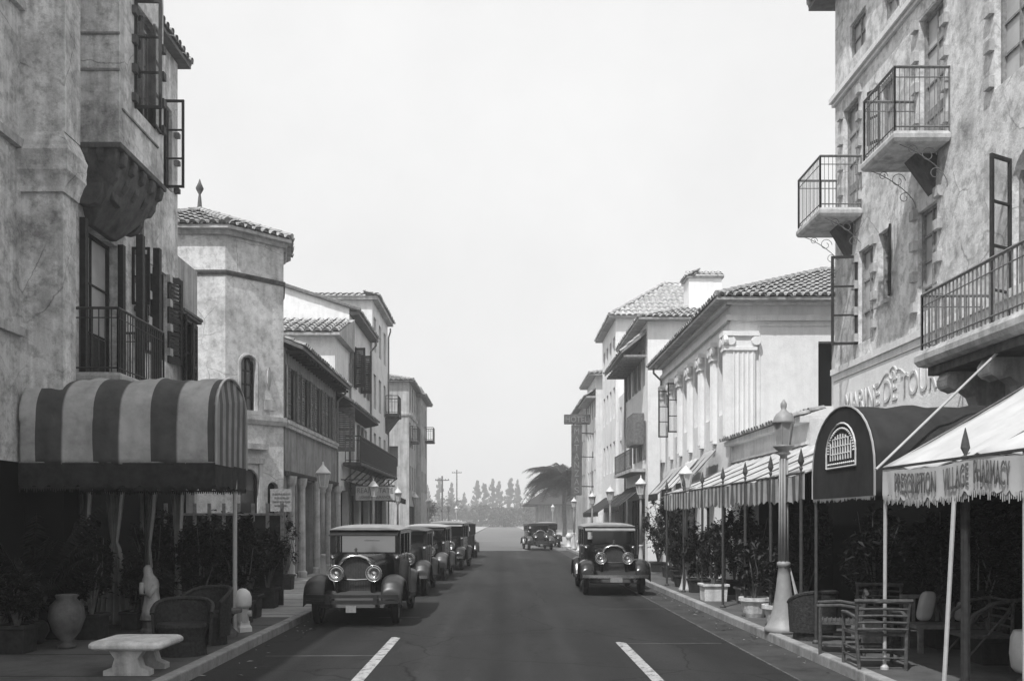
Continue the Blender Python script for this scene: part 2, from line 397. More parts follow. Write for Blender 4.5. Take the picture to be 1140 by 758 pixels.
t.links.new(tr.outputs[0], mi_.inputs[1]); t.links.new(gl.outputs[0], mi_.inputs[2]); t.links.new(mi_.outputs[0], o_.inputs[0])

def tile_slope(mb, A, B, up, L, hipL=0, hipR=0, tile=.24, course=.36, amp=.055, ns=6, jit=.012):
    A = Vector(A); B = Vector(B); d = B-A; W = d.length; d.normalize(); up = Vector(up).normalized(); n = d.cross(up).normalized()
    if n.z < 0: n = -n
    nt_ = max(2, round(W/tile)); tw = W/nt_
    for i in range(nt_):
        uc = (i+.5)*tw
        vm = L
        if hipL: vm = min(vm, uc/hipL)
        if hipR: vm = min(vm, (W-uc)/hipR)
        if vm < course*.3: continue
        nr = max(1, math.ceil(vm/course))
        ju = random.uniform(-jit, jit)
        for r in range(nr):
            v0 = r*course - (.05 if r == 0 else .03); v1 = min((r+1)*course, vm)
            if v1-v0 < .02: continue
            dz = random.uniform(-jit, jit)*.8; dv = random.uniform(-jit, jit)*1.5
            ring = []
            for k in range(ns+1):
                a = pi*k/ns; x = -cos(a)*tw*.34; z = sin(a)*amp
                ring.append((x, z))
            prof = [(-tw*.52, -.02), (-tw*.42, -.035)]+[(x, z) for x, z in ring]+[(tw*.42, -.035), (tw*.52, -.02)]
            lo = [A+d*(uc+x+ju)+up*(v0+dv)+n*(z*1.08+.045+dz) for x, z in prof]
            hi = [A+d*(uc+x*.9+ju)+up*v1+n*(z*.9+.01+dz) for x, z in prof]
            m_ = len(prof); mb.add(lo+hi, [(k, k+1, m_+k+1, m_+k) for k in range(m_-1)])
            # open end of the cover tile, closed with mortar a little way in
            e2 = [A+d*(uc+x*.96+ju)+up*(v0+dv+.03)+n*(z*.9+.03+dz) for x, z in prof[2:-2]]
            if r == 0:
                mb.add(e2, [tuple(range(len(e2)))])
def roof_base(mb, pts, th=.06):
    """flat slab beneath the tiles from a list of 3-D corner points"""
    n = len(pts); mb.add([(x, y, z-.012) for x, y, z in pts]+[(x, y, z-th-.012) for x, y, z in pts], [tuple(range(n)), tuple(range(2*n-1, n-1, -1))]+[(i, (i+1) % n, n+(i+1) % n, n+i) for i in range(n)])
def hip_roof(bld, x0, x1, y0, y1, z, pitch, ov, mat='clay_tile', tile=.24, course=.36, ns=6, sides='FLRB', wood='wood_eave'):
    """hipped tile roof over a rectangle with overhang ov"""
    X0, X1, Y0, Y1 = x0-ov, x1+ov, y0-ov, y1+ov; W = X1-X0; D = Y1-Y0; h = min(W, D)/2; H = h*pitch; L = sqrt(h*h+H*H); hc = h/L
    mb = MB()
    if 'F' in sides: tile_slope(mb, (X0,Y0,z), (X1,Y0,z), (0, h, H), L, hc, hc, tile, course, ns=ns)
    if 'B' in sides: tile_slope(mb, (X1,Y1,z), (X0,Y1,z), (0, -h, H), L, hc, hc, tile, course, ns=ns)
    if 'L' in sides: tile_slope(mb, (X0,Y1,z), (X0,Y0,z), (h, 0, H), L, hc, hc, tile, course, ns=ns)
    if 'R' in sides: tile_slope(mb, (X1,Y0,z), (X1,Y1,z), (-h, 0, H), L, hc, hc, tile, course, ns=ns)
    if W > D: r0, r1 = (X0+h, (Y0+Y1)/2, z+H), (X1-h, (Y0+Y1)/2, z+H); rf, rl = (r0, r1), (r0, r0)
    else: r0, r1 = ((X0+X1)/2, Y0+h, z+H), ((X0+X1)/2, Y1-h, z+H)
    # solid body under the tiles
    c = [(X0,Y0,z),(X1,Y0,z),(X1,Y1,z),(X0,Y1,z)]
    v = [(x, y, q-.03) for x, y, q in c]+[(x, y, q-.11) for x, y, q in c]+[(r0[0], r0[1], r0[2]-.03), (r1[0], r1[1], r1[2]-.03)]
    if W > D: fs = [(0,1,9,8),(2,3,8,9),(1,2,9),(3,0,8)]
    else: fs = [(0,1,8),(1,2,9,8),(2,3,9),(3,0,8,9)]
    fs += [(0,4,5,1),(1,5,6,2),(2,6,7,3),(3,7,4,0),(7,6,5,4)]
    sb = MB(); sb.add(v, fs); ro = sb.build('roof', wood, bld)
    mb.tube([r0, r1], .1, 8) if (Vector(r0)-Vector(r1)).length > .1 else None
    for cc, rr in ((c[0], r0), (c[1], r1 if W > D else r0), (c[2], r1), (c[3], r0 if W > D else r1)):
        n = max(3, int((Vector(cc)-Vector(rr)).length/.4)); a = Vector(cc)+Vector((0, 0, .05)); q = Vector(rr)+Vector((0, 0, .05))
        for k in range(n): mb.tube([a.lerp(q, k/n), a.lerp(q, (k+1.1)/n)], [.105, .085], 7)
    mb.build('roof_tiles', mat, ro, smooth=False, fix=False)
    return ro
def building(name, label, cat, fp, z0, z1, mat, ops={}, group=None, depth=.2, frame='wood_dark', base=None):
    cx = sum(p[0] for p in fp)/len(fp); cy = sum(p[1] for p in fp)/len(fp)
    root = thing(name, (cx, cy, z0), label, cat, group); mb = MB(); n = len(fp); Fs = []
    for i in range(n):
        Fs.append(wall(mb, fp[i], fp[(i+1) % n], z0, z1, ops.get(i, ()), depth))
    mb.quad(*[(p[0], p[1], z1) for p in fp])
    mb.build('wall', mat, root, fix=False)
    for i, L in ops.items():
        for o in L: add_window(Fs[i], o, root, frame, depth=depth)
    return root, Fs
def strip(parent, F, L, z0, z1, o, mat='cast_stone', name='cornice', steps=2, ends=.0):
    q = MB()
    for k in range(steps):
        a = z0+(z1-z0)*k/steps; b_ = z0+(z1-z0)*(k+1)/steps
        q.fbox(F, -ends, L+ends, a, b_-.002, -.02, o*(.55+.45*(k+1)/steps))
    return q.build(name, mat, parent)
def railing(parent, path, z0, z1, step=.11, r=.011, mat='iron', name='railing', mid=True):
    q = MB()
    for a, b_ in zip(path, path[1:]):
        A = Vector((a[0], a[1], 0)); B = Vector((b_[0], b_[1], 0)); L = (B-A).length; n = max(2, int(L/step))
        q.tube([(a[0], a[1], z1), (b_[0], b_[1], z1)], .024, 6); q.tube([(a[0], a[1], z0+.07), (b_[0], b_[1], z0+.07)], .014, 4)
        if mid: q.tube([(a[0], a[1], z1-.16), (b_[0], b_[1], z1-.16)], .01, 4)
        for k in range(n+1):
            p = A.lerp(B, k/n); q.tube([(p.x, p.y, z0), (p.x, p.y, z1)], r if k not in (0, n) else .02, 5)
    return q.build(name, mat, parent)
def slab_soft(x0, x1, y0, y1, z0, z1, r=.06):
    q = MB(); n = 5; rings = []
    for k in range(n+1):
        a = -pi/2+pi*k/n; o = r*(cos(a)-1); z = (z0+z1)/2+(z1-z0)/2*sin(a)
        rings.append([(x0-o, y0-o, z), (x1+o, y0-o, z), (x1+o, y1+o, z), (x0-o, y1+o, z)])
    q.loft(rings); return q
# ================================================================== the setting
KL, KR = -3.7, 4.2
def sheet(name, x0, x1, y0, y1, z, mat, th=.3):
    q = MB(); q.box(x0, x1, y0, y1, z-th, z); return tag(q.build(name, mat), kind='structure')
q = MB(); q.quad((-1500,-60,-.02),(1500,-60,-.02),(1500,2600,-.02),(-1500,2600,-.02)); tag(q.build('ground', 'concrete_far'), kind='structure')
q = MB(); q.quad((KL,-20,0),(3.54,-20,0),(3.54,57.5,0),(KL,57.5,0)); tag(q.build('road', 'asphalt'), kind='structure')
q = MB(); q.quad((3.54,-20,.004),(KR,-20,.004),(KR,57.5,.004),(3.54,57.5,.004)); tag(q.build('gutter', 'gutter'), kind='structure')
q = MB(); q.box(3.52, 3.55, -20, 57.5, .0, .012); tag(q.build('gutter_edge', 'stone_dark'), kind='structure')
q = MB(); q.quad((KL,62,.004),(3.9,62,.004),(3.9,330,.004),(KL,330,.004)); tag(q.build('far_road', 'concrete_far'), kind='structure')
sheet('left_patio_shade', -13, KL-.16, -20, 16.8, .13, 'patio'); sheet('left_pavement', -13, KL-.16, 16.8, 57.5, .13, 'pavement'); sheet('right_pavement', KR+.16, 15, -20, 57.5, .13, 'patio')  # left sheet by the awning is darkened to paint in the shade there
sheet('far_left_pavement', -13, KL, 62, 330, .13, 'pavement'); sheet('far_right_pavement', KR, 15, 62, 330, .13, 'pavement')
for nm, x0 in (('left_kerb', KL-.16), ('right_kerb', KR)):
    q = MB(); y = -20
    while y < 57.5:
        q.box(x0, x0+.16, y+.004, y+1.796, -.05, .142); y += 1.8
    tag(q.build(nm, 'kerbstone', bevel=.02), kind='structure')
# pavement joints are shallow real grooves: dark thin strips
q = MB()
for k in range(40):
    y = -10+k*1.7; q.box(-7.0, KL-.17, y, y+.018, .12, .1335)
tag(q.build('pavement_joint', 'gutter'), kind='structure')
q = MB()
for x, y0, y1 in ((-1.70, 2, 14.9), (1.86, 2, 14.3)): q.quad((x-.075,y0,.006),(x+.075,y0,.006),(x+.07,y1-.1,.006),(x-.02,y1,.006),(x-.08,y1-.04,.006))
tag(q.build('road_marking', 'worn_line'), kind='structure')
q = MB()
for x0, x1, y in ((1.95,3.4,14.1),(2.1,3.4,19.6),(-3.3,-1.78,12.8),(-2.4,-1.6,17.9)): q.quad((x0,y,.005),(x1,y+.03,.005),(x1,y+.09,.005),(x0,y+.05,.005))
tag(q.build('road_scuff', 'line_faint'), kind='structure')

# ================================================================== left hotel with the bay (nearest, left)
XL = -7.1
fp = [(-16,4),(XL,4),(XL,20.1),(-16,20.1)]
e = (fp[1], fp[2])
def eo(a, b_, z0, z1, **k): d = dict(u0=a-4, u1=b_-4, z0=z0, z1=z1); d.update(k); return d
ops = {1: [eo(15.55,16.95,4.35,6.95,pane='pane_pale',kind='door',mun=(2,3),depth=.22,frame='wood_dark'),
           eo(18.45,19.45,5.25,7.1,mun=(2,3),teeth=1,depth=.14), eo(19.0,19.75,8.95,10.7,mun=(1,3),depth=.14),
           eo(5,7.6,.13,2.7,kind='dark',depth=.5), eo(8.4,11.2,.13,2.7,kind='dark',depth=.5), eo(12,15,.13,2.7,kind='dark',depth=.5), eo(16,18.6,.13,3.1,kind='dark',depth=.5),
           eo(8.2,9.6,4.6,7.0,mun=(2,4),shut=1), eo(8.2,9.6,8.6,10.6,mun=(2,4),shut=1), eo(11.0,12.2,4.6,7.0,mun=(2,4)), eo(11.0,12.2,8.6,10.6,mun=(2,4))]}
hl, Fs = building('hotel', 'weathered plaster hotel at the left edge with a corbelled bay window and balcony', 'building', fp, 0, 12.0, 'plaster_worn', ops)
F = Fs[1]
# pier with corbelled upper part
q = MB(); q.box(XL, -6.5, 13.58, 14.0, 0, 6.75); q.build('pier', 'plaster_worn', hl)
q = MB(); 
def pr(g, z): return [(XL-.02,13.56-g,z),(-6.5+g,13.56-g,z),(-6.5+g,14.02+g*.3,z),(XL-.02,14.02+g*.3,z)]
q.loft([pr(.02+.15*sin(k/12*pi)**.8*(.6+.4*k/12)+(.02 if k % 4 == 0 else 0), 6.75+.88*k/12) for k in range(13)])
q.build('pier_corbel', 'plaster_worn', hl, smooth=False)
q = MB(); q.box(XL, -6.44, 13.52, 14.02, 7.63, 11.4); q.build('pier', 'plaster_worn', hl)
q = MB()
for zz in (4.6, 7.35, 9.4): q.box(XL, XL+.09, 9, 13.5, zz, zz+.13)
q.build_each('string_course', 'cast_stone', hl)
# bay
bx = -6.34
bay_e = [(XL,15.2),(bx,15.2),(bx,17.2),(XL,17.2)]
mb = MB(); F0 = wall(mb, bay_e[0], bay_e[1], 8.1, 11.9); bo = dict(u0=.62, u1=1.75, z0=9.05, z1=10.9, mun=(2,4), depth=.12)
F1 = wall(mb, bay_e[1], bay_e[2], 8.1, 11.9, [bo], .12); wall(mb, bay_e[2], bay_e[3], 8.1, 11.9)
mb.quad(*[(x, y, 8.1) for x, y in bay_e]); mb.quad(*[(x, y, 11.9) for x, y in bay_e])
bay = mb.build('bay_window', 'plaster_worn', hl, fix=False); LOC[bay.name] = LOC[hl.name]
f = MB(); F_ = F1
f.fbox(F_, .62,.68,9.05,10.9,-.12,-.05).fbox(F_, 1.69,1.75,9.05,10.9,-.12,-.05).fbox(F_, .68,1.69,9.05,9.11,-.12,-.05).fbox(F_, 1.15,1.2,9.11,10.9,-.12,-.06)
f.build('window', 'wood_dark', bay); f = MB(); f.fbox(F_, .64,1.73,9.07,10.89,-.15,-.11); f.build('pane', 'glass', bay)
casement('casement_leaf', (bx, 15.85), (1, .05), .46, 9.02, 10.9, bay, 3); casement('casement_leaf', (bx+.02, 17.0), (.1, -1), .42, 9.05, 10.88, bay, 3)
q = MB()
for z in (9.35, 9.95, 10.55): q.box(XL+.03, bx+.02, 15.17, 15.2, z, z+.035); 
for z in (8.75,): q.box(bx, bx+.03, 15.3, 16.9, z, z+.03)
q.build_each('moulding', 'plaster_dim', bay)
q = MB()
for z in (9.1, 9.6, 10.1, 10.6):
    for y in (15.72, 17.03): q.box(bx-.01, bx+.07, y, y+.13, z, z+.14)
q.build_each('shutter_block', 'stone_dark', bay)
# scalloped corbel under the bay
q = MB(); n = 9
def ring_(k):
    t = k/n; ins = .62*t**1.7; z = 8.10-1.15*t; return [(XL-.01,15.2+ins*.8,z),(bx-.03-ins*1.0,15.2+ins*.8,z),(bx-.03-ins*1.0,17.2-ins*.9,z),(XL-.01,17.2-ins*.9,z)]
q.loft([ring_(k) for k in range(n+1)])
for y in (15.42, 15.84, 16.26, 16.68, 17.06):
    c_ = abs(y-16.2); P = [(XL,8.10),(bx+.01,8.10),(bx+.04,8.0),(bx+.0,7.86),(bx-.1,7.82),(bx-.12,7.66),(bx-.2,7.54),(bx-.32,7.52),(bx-.35,7.36),(bx-.45,7.22),(bx-.58,7.18),(XL,7.05+c_*.2)]
    q.prism(P, lambda x, z: (x, y-.08, z), lambda x, z: (x, y+.08, z))
for k, x in enumerate((XL+.2, XL+.45)):
    P = [(15.9,8.10),(15.17,8.10),(15.15,7.98),(15.2,7.86),(15.28,7.82),(15.3,7.66),(15.4,7.55),(15.5,7.5),(15.6,7.35),(15.9,7.3)]
    q.prism(P, lambda y, z: (x-.06, y, z), lambda y, z: (x+.06, y, z))
q.box(XL,bx+.05,15.15,17.24,8.06,8.16)
q.build('bay_corbel', 'stone_dark', bay, bevel=.02)
# balcony
sl_ = slab_soft(XL, -6.30, 15.15, 17.3, 4.18, 4.36, .06).build('balcony', 'cast_stone', hl)
railing(sl_, [(XL,15.2),(-6.36,15.2),(-6.36,17.25),(XL,17.25)], 4.36, 5.42, .10)
q = MB(); q.box(XL, -6.45, 15.3, 15.42, 3.95, 4.18).box(XL, -6.45, 17.0, 17.12, 3.95, 4.18); q.build_each('balcony_bracket', 'cast_stone', sl_)
q = MB(); q.box(XL+.0, XL+.1, 15.42, 15.54, 4.37, 7.0).box(XL+.0, XL+.1, 16.96, 17.08, 4.37, 7.0); q.box(-6.5, -6.38, 17.1, 17.22, 4.37, 6.98).box(-6.5, -6.38, 16.3, 16.42, 4.37, 6.98); q.build_each('timber_post', 'wood_dark', hl)
casement('casement_leaf', (XL, 17.62), (1, .05), .34, 6.05, 7.15, hl, 2)
casement('shutter', (XL+.02, 18.4), (.28, -1), .5, 5.25, 7.1, hl, 3, solid=True, glass=False)
casement('shutter', (XL+.02, 19.47), (.28, 1), .5, 5.25, 7.1, hl, 3, solid=True, glass=False)
casement('casement_leaf', (XL, 19.3), (1, .02), .42, 8.9, 10.75, hl, 3)
q = MB()
for z in (5.4, 5.95, 6.5, 7.05, 9.0, 9.6, 10.2):
    for y in (19.86,) : q.box(XL-.01, XL+.11, y, y+.12, z, z+.1)
    q.box(XL-.01, XL+.1, 17.72, 17.82, z, z+.1)
q.build_each('shutter_block', 'stone_dark', hl)
hip_roof(hl, -16, XL, 4, 20.1, 12.0, .32, .22, 'clay_tile', sides='RB')
q = MB(); q.box(XL+.01, -6.47, 13.55, 14.03, .14, 2.75); q.build('pier_shade', 'interior_shade', hl)  # near-black box over the pier foot, added as painted awning shade
q = MB(); q.fbox(F, 8.2, 16.0, .14, 2.75, .004, .05); q.build('shop_front_shade', 'interior_shade', hl)  # added near-black sheet, paints the shade on the hotel's lower wall
# lower rear wing of the same hotel
fp = [(-16,20.1),(XL,20.1),(XL,21.4),(-16,21.4)]
e = (fp[1], fp[2])
ops = {1: [dict(u0=.3,u1=1.05,z0=4.4,z1=6.4,mun=(1,3),shut=0,depth=.12), dict(u0=.2,u1=1.1,z0=.13,z1=2.8,kind='dark')]}
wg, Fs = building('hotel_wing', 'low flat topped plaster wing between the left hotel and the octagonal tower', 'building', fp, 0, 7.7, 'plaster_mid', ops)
casement('shutter', (XL+.02, 20.4), (.5, -1), .5, 4.4, 6.4, wg, 2, solid=True, glass=False)
casement('shutter', (XL+.03, 21.3), (.08, -1), .4, 4.4, 6.4, wg, 2, solid=True, glass=False)
strip(wg, Fs[1], 1.25, 6.45, 6.56, .16, 'wood_eave', 'hood')

# ================================================================== tower
A = (-7.62, 25.3); B = (-6.32, 26.6)
fp = [(-10.8,25.3), A, B, (-6.72,28.2), (-8.1,29.8), (-10.5,29.8), (-12.0,28.4), (-12.1,26.6)]
ops = {1: [opx(A, B, 268, 284, 397, 457, arch=1, mun=(2,4), depth=.16, fw=.04), dict(u0=.42, u1=1.02, z0=.9, z1=3.35, arch=1, mun=(1,4), depth=.14), dict(u0=1.32,u1=1.66,z0=.13,z1=3.0,arch=1,kind='dark')],
       0: [dict(u0=1.2,u1=2.2,z0=.13,z1=2.9,kind='dark',arch=1)]}
tw, Fs = building('octagonal_tower', 'pale eight sided corner tower with tiled cap and arched window', 'tower', fp, 0, 9.95, 'plaster_tower', ops)
def octa(z, o):
    c = (-9.21, 27.5); return [(c[0]+(x-c[0])*(1+o/2.9), c[1]+(y-c[1])*(1+o/2.3), z) for x, y in fp]
def ringband(z0, z1, o, name, mat='cast_stone'):
    q = MB(); q.loft([octa(z0, .0), octa(z0, o*.6), octa((z0+z1)/2, o), octa(z1, o), octa(z1, 0)], cap=False); return q.build(name, mat, tw, fix=False)
ringband(8.68, 8.80, .06, 'string_course', 'stone_dark'); ringband(9.78, 9.95, .13, 'cornice', 'cast_stone'); ringband(4.62, 4.86, .12, 'string_course', 'cast_stone')
q = MB(); F = Fs[1]
q.fbox(F, .30, .42, .13, 3.5, -.02, .07).fbox(F, 1.02, 1.14, .13, 3.5, -.02, .07).fbox(F, .26, 1.18, 3.5, 3.66, -.02, .1).fbox(F, .2,1.24,3.9,4.06,-.02,.2)
q.build('door_surround', 'cast_stone', tw)
o = ops[1][0]; q = MB(); r_ = (o['u1']-o['u0'])/2; cu = (o['u0']+o['u1'])/2
q.tube([F(o['u0']-.05, o['z0'], .02)]+[F(cu-(r_+.05)*cos(pi*k/10), o['z1']-r_+(r_+.05)*sin(pi*k/10), .02) for k in range(11)]+[F(o['u1']+.05, o['z0'], .02)], .05, 6)
q.fbox(F, o['u0']-.16, o['u1']+.16, o['z0']-.12, o['z0']-.0, -.02, .12); q.build('window_surround', 'cast_stone', tw)
q = MB(); q.lathe([(0,-.02),(.16,-.02),(.2,.03),(.1,.05),(0,.06)], F(1.35, 5.95, 0), 12, 'x', 1, 1.7); q.fbox(F, 1.2, 1.55, 5.05, 5.35, -.02, .04); q.build('crest', 'cast_stone', tw)
apex = (-9.05, 27.5, 11.15); ev = octa(10.02, .26)
q = MB(); sb = MB(); n = 8
for i in range(n):
    a, b_ = Vector(ev[i]), Vector(ev[(i+1) % n]); m_ = (a+b_)/2; up = Vector(apex)-m_; L = up.length; W = (b_-a).length
    d_ = (b_-a).normalized(); tl = (Vector(apex)-a).dot(d_); Lp = ((Vector(apex)-a)-d_*tl); up = Lp; L = Lp.length; tile_slope(q, a, b_, up, L, max(.01,tl/L), max(.01,(W-tl)/L), .26, .38)
    sb.add([a-Vector((0,0,.03)), b_-Vector((0,0,.03)), (apex[0], apex[1], apex[2]-.03)], [(0,1,2)])
    nn = 9
    for k in range(nn): q.tube([a.lerp(Vector(apex), k/nn)+Vector((0,0,.06)), a.lerp(Vector(apex), (k+1.1)/nn)+Vector((0,0,.06))], [.11,.09], 7)
sb.add([(x, y, z-.03) for x, y, z in ev]+[(x, y, z-.12) for x, y, z in ev], [tuple(range(15,7,-1))]+[(i,(i+1)%8,8+(i+1)%8,8+i) for i in range(8)])
ro = sb.build('roof', 'cast_stone', tw); q.build('roof_tiles', 'clay_tile', ro, fix=False)
q = MB(); q.lathe([(0,0),(.2,0),(.16,.12),(.07,.25),(.05,.5),(.03,.62),(.10,.75),(.12,.8),(.05,.95),(.02,1.05),(0,1.1)], (apex[0], apex[1], apex[2]-.1), 10); q.build('finial', 'stone_dark', ro, smooth=True)

# ================================================================== left low shop block
fp = [(-12,30.75),(-6.32,29.42),(-6.3,34.9),(-12,34.9)]
fp = [(-14,30.8),(-7.7,30.8),(-6.3,29.42),(-6.3,34.9),(-14,34.9)]
# the block starts at the tower flank: y 26.6 is tower, 29.4 on is shop; the street wall reads as one
ops = {2: []}
S0 = (-6.30, 26.7); S1 = (-6.30, 34.9)
fp = [(-6.9,26.7),S0,S1,(-14,34.9),(-14,30.9),(-7.7,30.9),(-6.9,29.9)]
ops = {1: [opx(S0,S1,a,b_,(410+(a-320)*.9),(478+(a-320)*.40),mun=(1,3),depth=.12,shut=0,kind='window') for a,b_ in ((321,325.5),(333,337.5),(344,348),(355,359))]}
WZ = [dict(u0=.45+k*1.95, u1=1.3+k*1.95, z0=4.95, z1=6.35, mun=(2,3), depth=.12, shut=1, shutmat='wood_mid') for k in range(4)]
GZ = [dict(u0=.5,u1=1.5,z0=.13,z1=3.15,kind='door',mun=(2,3),depth=.35), dict(u0=2.05,u1=3.9,z0=.13,z1=3.15,mun=(3,2),depth=.35), dict(u0=4.25,u1=5.9,z0=.13,z1=3.15,kind='door',mun=(2,3),depth=.35), dict(u0=6.2,u1=7.8,z0=.13,z1=3.15,mun=(3,2),depth=.35)]
for o in WZ: o['z0'] = 4.9; o['z1'] = 6.45
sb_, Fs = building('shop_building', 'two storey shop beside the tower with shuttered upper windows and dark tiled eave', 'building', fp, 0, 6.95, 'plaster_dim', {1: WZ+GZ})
F = Fs[1]; strip(sb_, F, 8.2, 4.6, 4.82, .13, 'cast_stone', 'string_course'); strip(sb_, F, 8.2, 3.2, 3.34, .12, 'wood_dark', 'lintel')
q = MB()
for u in (.35, 1.78, 4.08, 6.05, 8.05): q.lathe([(.17,.13),(.17,.3),(.12,.34),(.11,2.9),(.15,3.0),(.18,3.2)], F(u, 0, .1), 12)
q.build_each('column', 'cast_stone', sb_)
q = MB(); tile_slope(q, (-5.75,26.6,6.98), (-5.75,35.1,6.98), (-1,0,.42), 2.6, course=.36); 
sb = MB(); sb.add([(-5.75,26.6,6.95),(-5.75,35.1,6.95),(-8.1,35.1,7.94),(-8.1,26.6,7.94),(-5.75,26.6,6.85),(-5.75,35.1,6.85),(-8.1,35.1,7.8),(-8.1,26.6,7.8)], [(0,1,2,3),(7,6,5,4),(0,4,5,1),(1,5,6,2),(2,6,7,3),(3,7,4,0)])
ro = sb.build('roof', 'wood_eave', sb_); q.build('roof_tiles', 'clay_tile', ro, fix=False)
q = MB()
for k in range(20): q.box(-6.32,-5.85, 26.8+k*.43, 26.88+k*.43, 6.78, 6.86)
q.build_each('rafter_end', 'wood_dark', ro)
q = MB(); q.box(-14,-8.1,30.9,34.88,6.95,7.9); q.build('parapet', 'plaster_mid', sb_)
# ================================================================== left gabled houses beyond
fp = [(-12,35),(-6.35,35),(-6.35,38.2),(-12,38.2)]
ops = {1: [dict(u0=.4,u1=1.2,z0=4.7,z1=6.1,mun=(2,3),shut=0), dict(u0=1.8,u1=2.6,z0=4.7,z1=6.1,mun=(2,3)), dict(u0=.3,u1=2.9,z0=.13,z1=3.1,mun=(4,2),depth=.3)]}
h3, Fs = building('tiled_house', 'narrow white house with a short barrel tiled lean-to roof behind the shop', 'building', fp, 0, 9.0, 'plaster_pale', ops)
q = MB(); tile_slope(q, (-12,34.6,9.05), (-6.1,34.6,9.05), (0,1,.36), 3.0, tile=.34, course=.45, amp=.085)
sb = MB(); sb.add([(-12,34.6,9.0),(-6.1,34.6,9.0),(-6.1,38.2,10.25),(-12,38.2,10.25),(-12,34.6,8.9),(-6.1,34.6,8.9),(-6.1,38.2,8.9),(-12,38.2,8.9)], [(0,1,2,3),(7,6,5,4),(0,4,5,1),(1,5,6,2),(2,6,7,3),(3,7,4,0)])
ro = sb.build('roof', 'plaster_mid', h3); q.build('roof_tiles', 'clay_tile_pale', ro, fix=False)
q = MB(); tile_slope(q, (-5.75,35.0,6.45), (-5.75,42.9,6.45), (-1,0,.6), .75, course=.4); ro = MB(); ro.add([(-5.75,35,6.43),(-5.75,42.9,6.43),(-6.34,42.9,6.8),(-6.34,35,6.8),(-5.75,35,6.33),(-5.75,42.9,6.33),(-6.34,42.9,6.2),(-6.34,35,6.2)], [(0,1,2,3),(7,6,5,4),(0,4,5,1),(1,5,6,2),(2,6,7,3),(3,7,4,0)])
ro = ro.build('canopy', 'wood_dark', h3); q.build('canopy_tiles', 'clay_tile', ro, fix=False)
casement('shutter', (-6.33, 35.25), (1,.0), .7, 4.55, 6.25, h3, 3, solid=True, glass=False, mat='wood_mid')
fp = [(-14,38.3),(-6.35,38.3),(-6.35,44.3),(-14,44.3)]
ops = {1: [dict(u0=.5+k*1.9,u1=1.3+k*1.9,z0=a,z1=b_,mun=(2,3),shut=(0,1)[(k+i)%2]) for k in range(3) for i,(a,b_) in enumerate(((4.5,6.1),(7.6,9.4)))]+[dict(u0=.5,u1=2.6,z0=.13,z1=3.0,mun=(3,2),depth=.3),dict(u0=3.2,u1=5.4,z0=.13,z1=3.0,mun=(3,2),depth=.3)]}
h4, Fs = building('gabled_house', 'white three storey house with a sloping tile edged gable towards the camera', 'building', fp, 0, 10.75, 'plaster_pale', ops)
q = MB(); q.add([(-14,38.3,10.75),(-6.35,38.3,10.75),(-6.35,44.3,10.75),(-14,44.3,10.75),(-10.2,38.3,12.0),(-10.2,44.3,12.0)], [(0,1,4),(3,5,2),(0,4,5,3),(1,2,5,4)]); ro = q.build('roof', 'plaster_pale', h4)
q = MB(); tile_slope(q, (-5.95,38.1,10.66), (-5.95,44.4,10.66), (-1,0,.325), 4.4, course=.4); q.build('roof_tiles', 'clay_tile', ro, fix=False)
q = MB(); q.tube([(-5.9,38.22,10.68),(-10.2,38.22,12.08)], .09, 7).box(-6.35,-5.95,38.3,44.4,10.5,10.62); q.build('verge', 'wood_eave', ro)
for k, z in ((39.4,7.6),(41.3,7.6)): casement('casement_leaf', (-6.33, k), (1,-.15), .5, z, z+1.7, h4, 3, solid=True, glass=False)
fp = [(-14,44.4),(-6.25,44.4),(-6.25,50.4),(-14,50.4)]
ops = {1: [dict(u0=.5+k*1.9,u1=1.4+k*1.9,z0=a,z1=a+1.7,mun=(2,3)) for k in range(3) for a in (4.5,7.4,10.2)]+[dict(u0=.5,u1=5.4,z0=.13,z1=3.0,mun=(6,2),depth=.3)]}
h5, Fs = building('tall_house', 'tallest flat fronted house of the left row with a thin tiled coping', 'building', fp, 0, 12.7, 'plaster_pale', ops)
q = MB(); tile_slope(q, (-14,44.1,12.72), (-5.9,44.1,12.72), (0,1,.3), .8, tile=.3); tile_slope(q, (-5.9,44.1,12.72), (-5.9,50.6,12.72), (-1,0,.3), .8, tile=.3)
sb = MB(); sb.box(-14,-5.95,44.15,50.5,12.55,12.72); ro = sb.build('coping', 'plaster_mid', h5); q.build('coping_tiles', 'clay_tile', ro, fix=False)
s = slab_soft(-6.25,-5.5,49.2,50.6,7.45,7.65).build('balcony', 'stone_dark', h5); railing(s, [(-6.2,49.25),(-5.55,49.25),(-5.55,50.55),(-6.2,50.55)], 7.65, 8.6, .13)
q = MB(); q.add([(-6.25,49.4,7.45),(-5.6,49.4,7.45),(-6.25,49.4,6.6),(-6.25,50.4,7.45),(-5.6,50.4,7.45),(-6.25,50.4,6.6)],[(0,1,2),(3,5,4),(0,3,4,1),(1,4,5,2),(0,2,5,3)]); q.build_each('balcony_bracket', 'stone_dark', s)
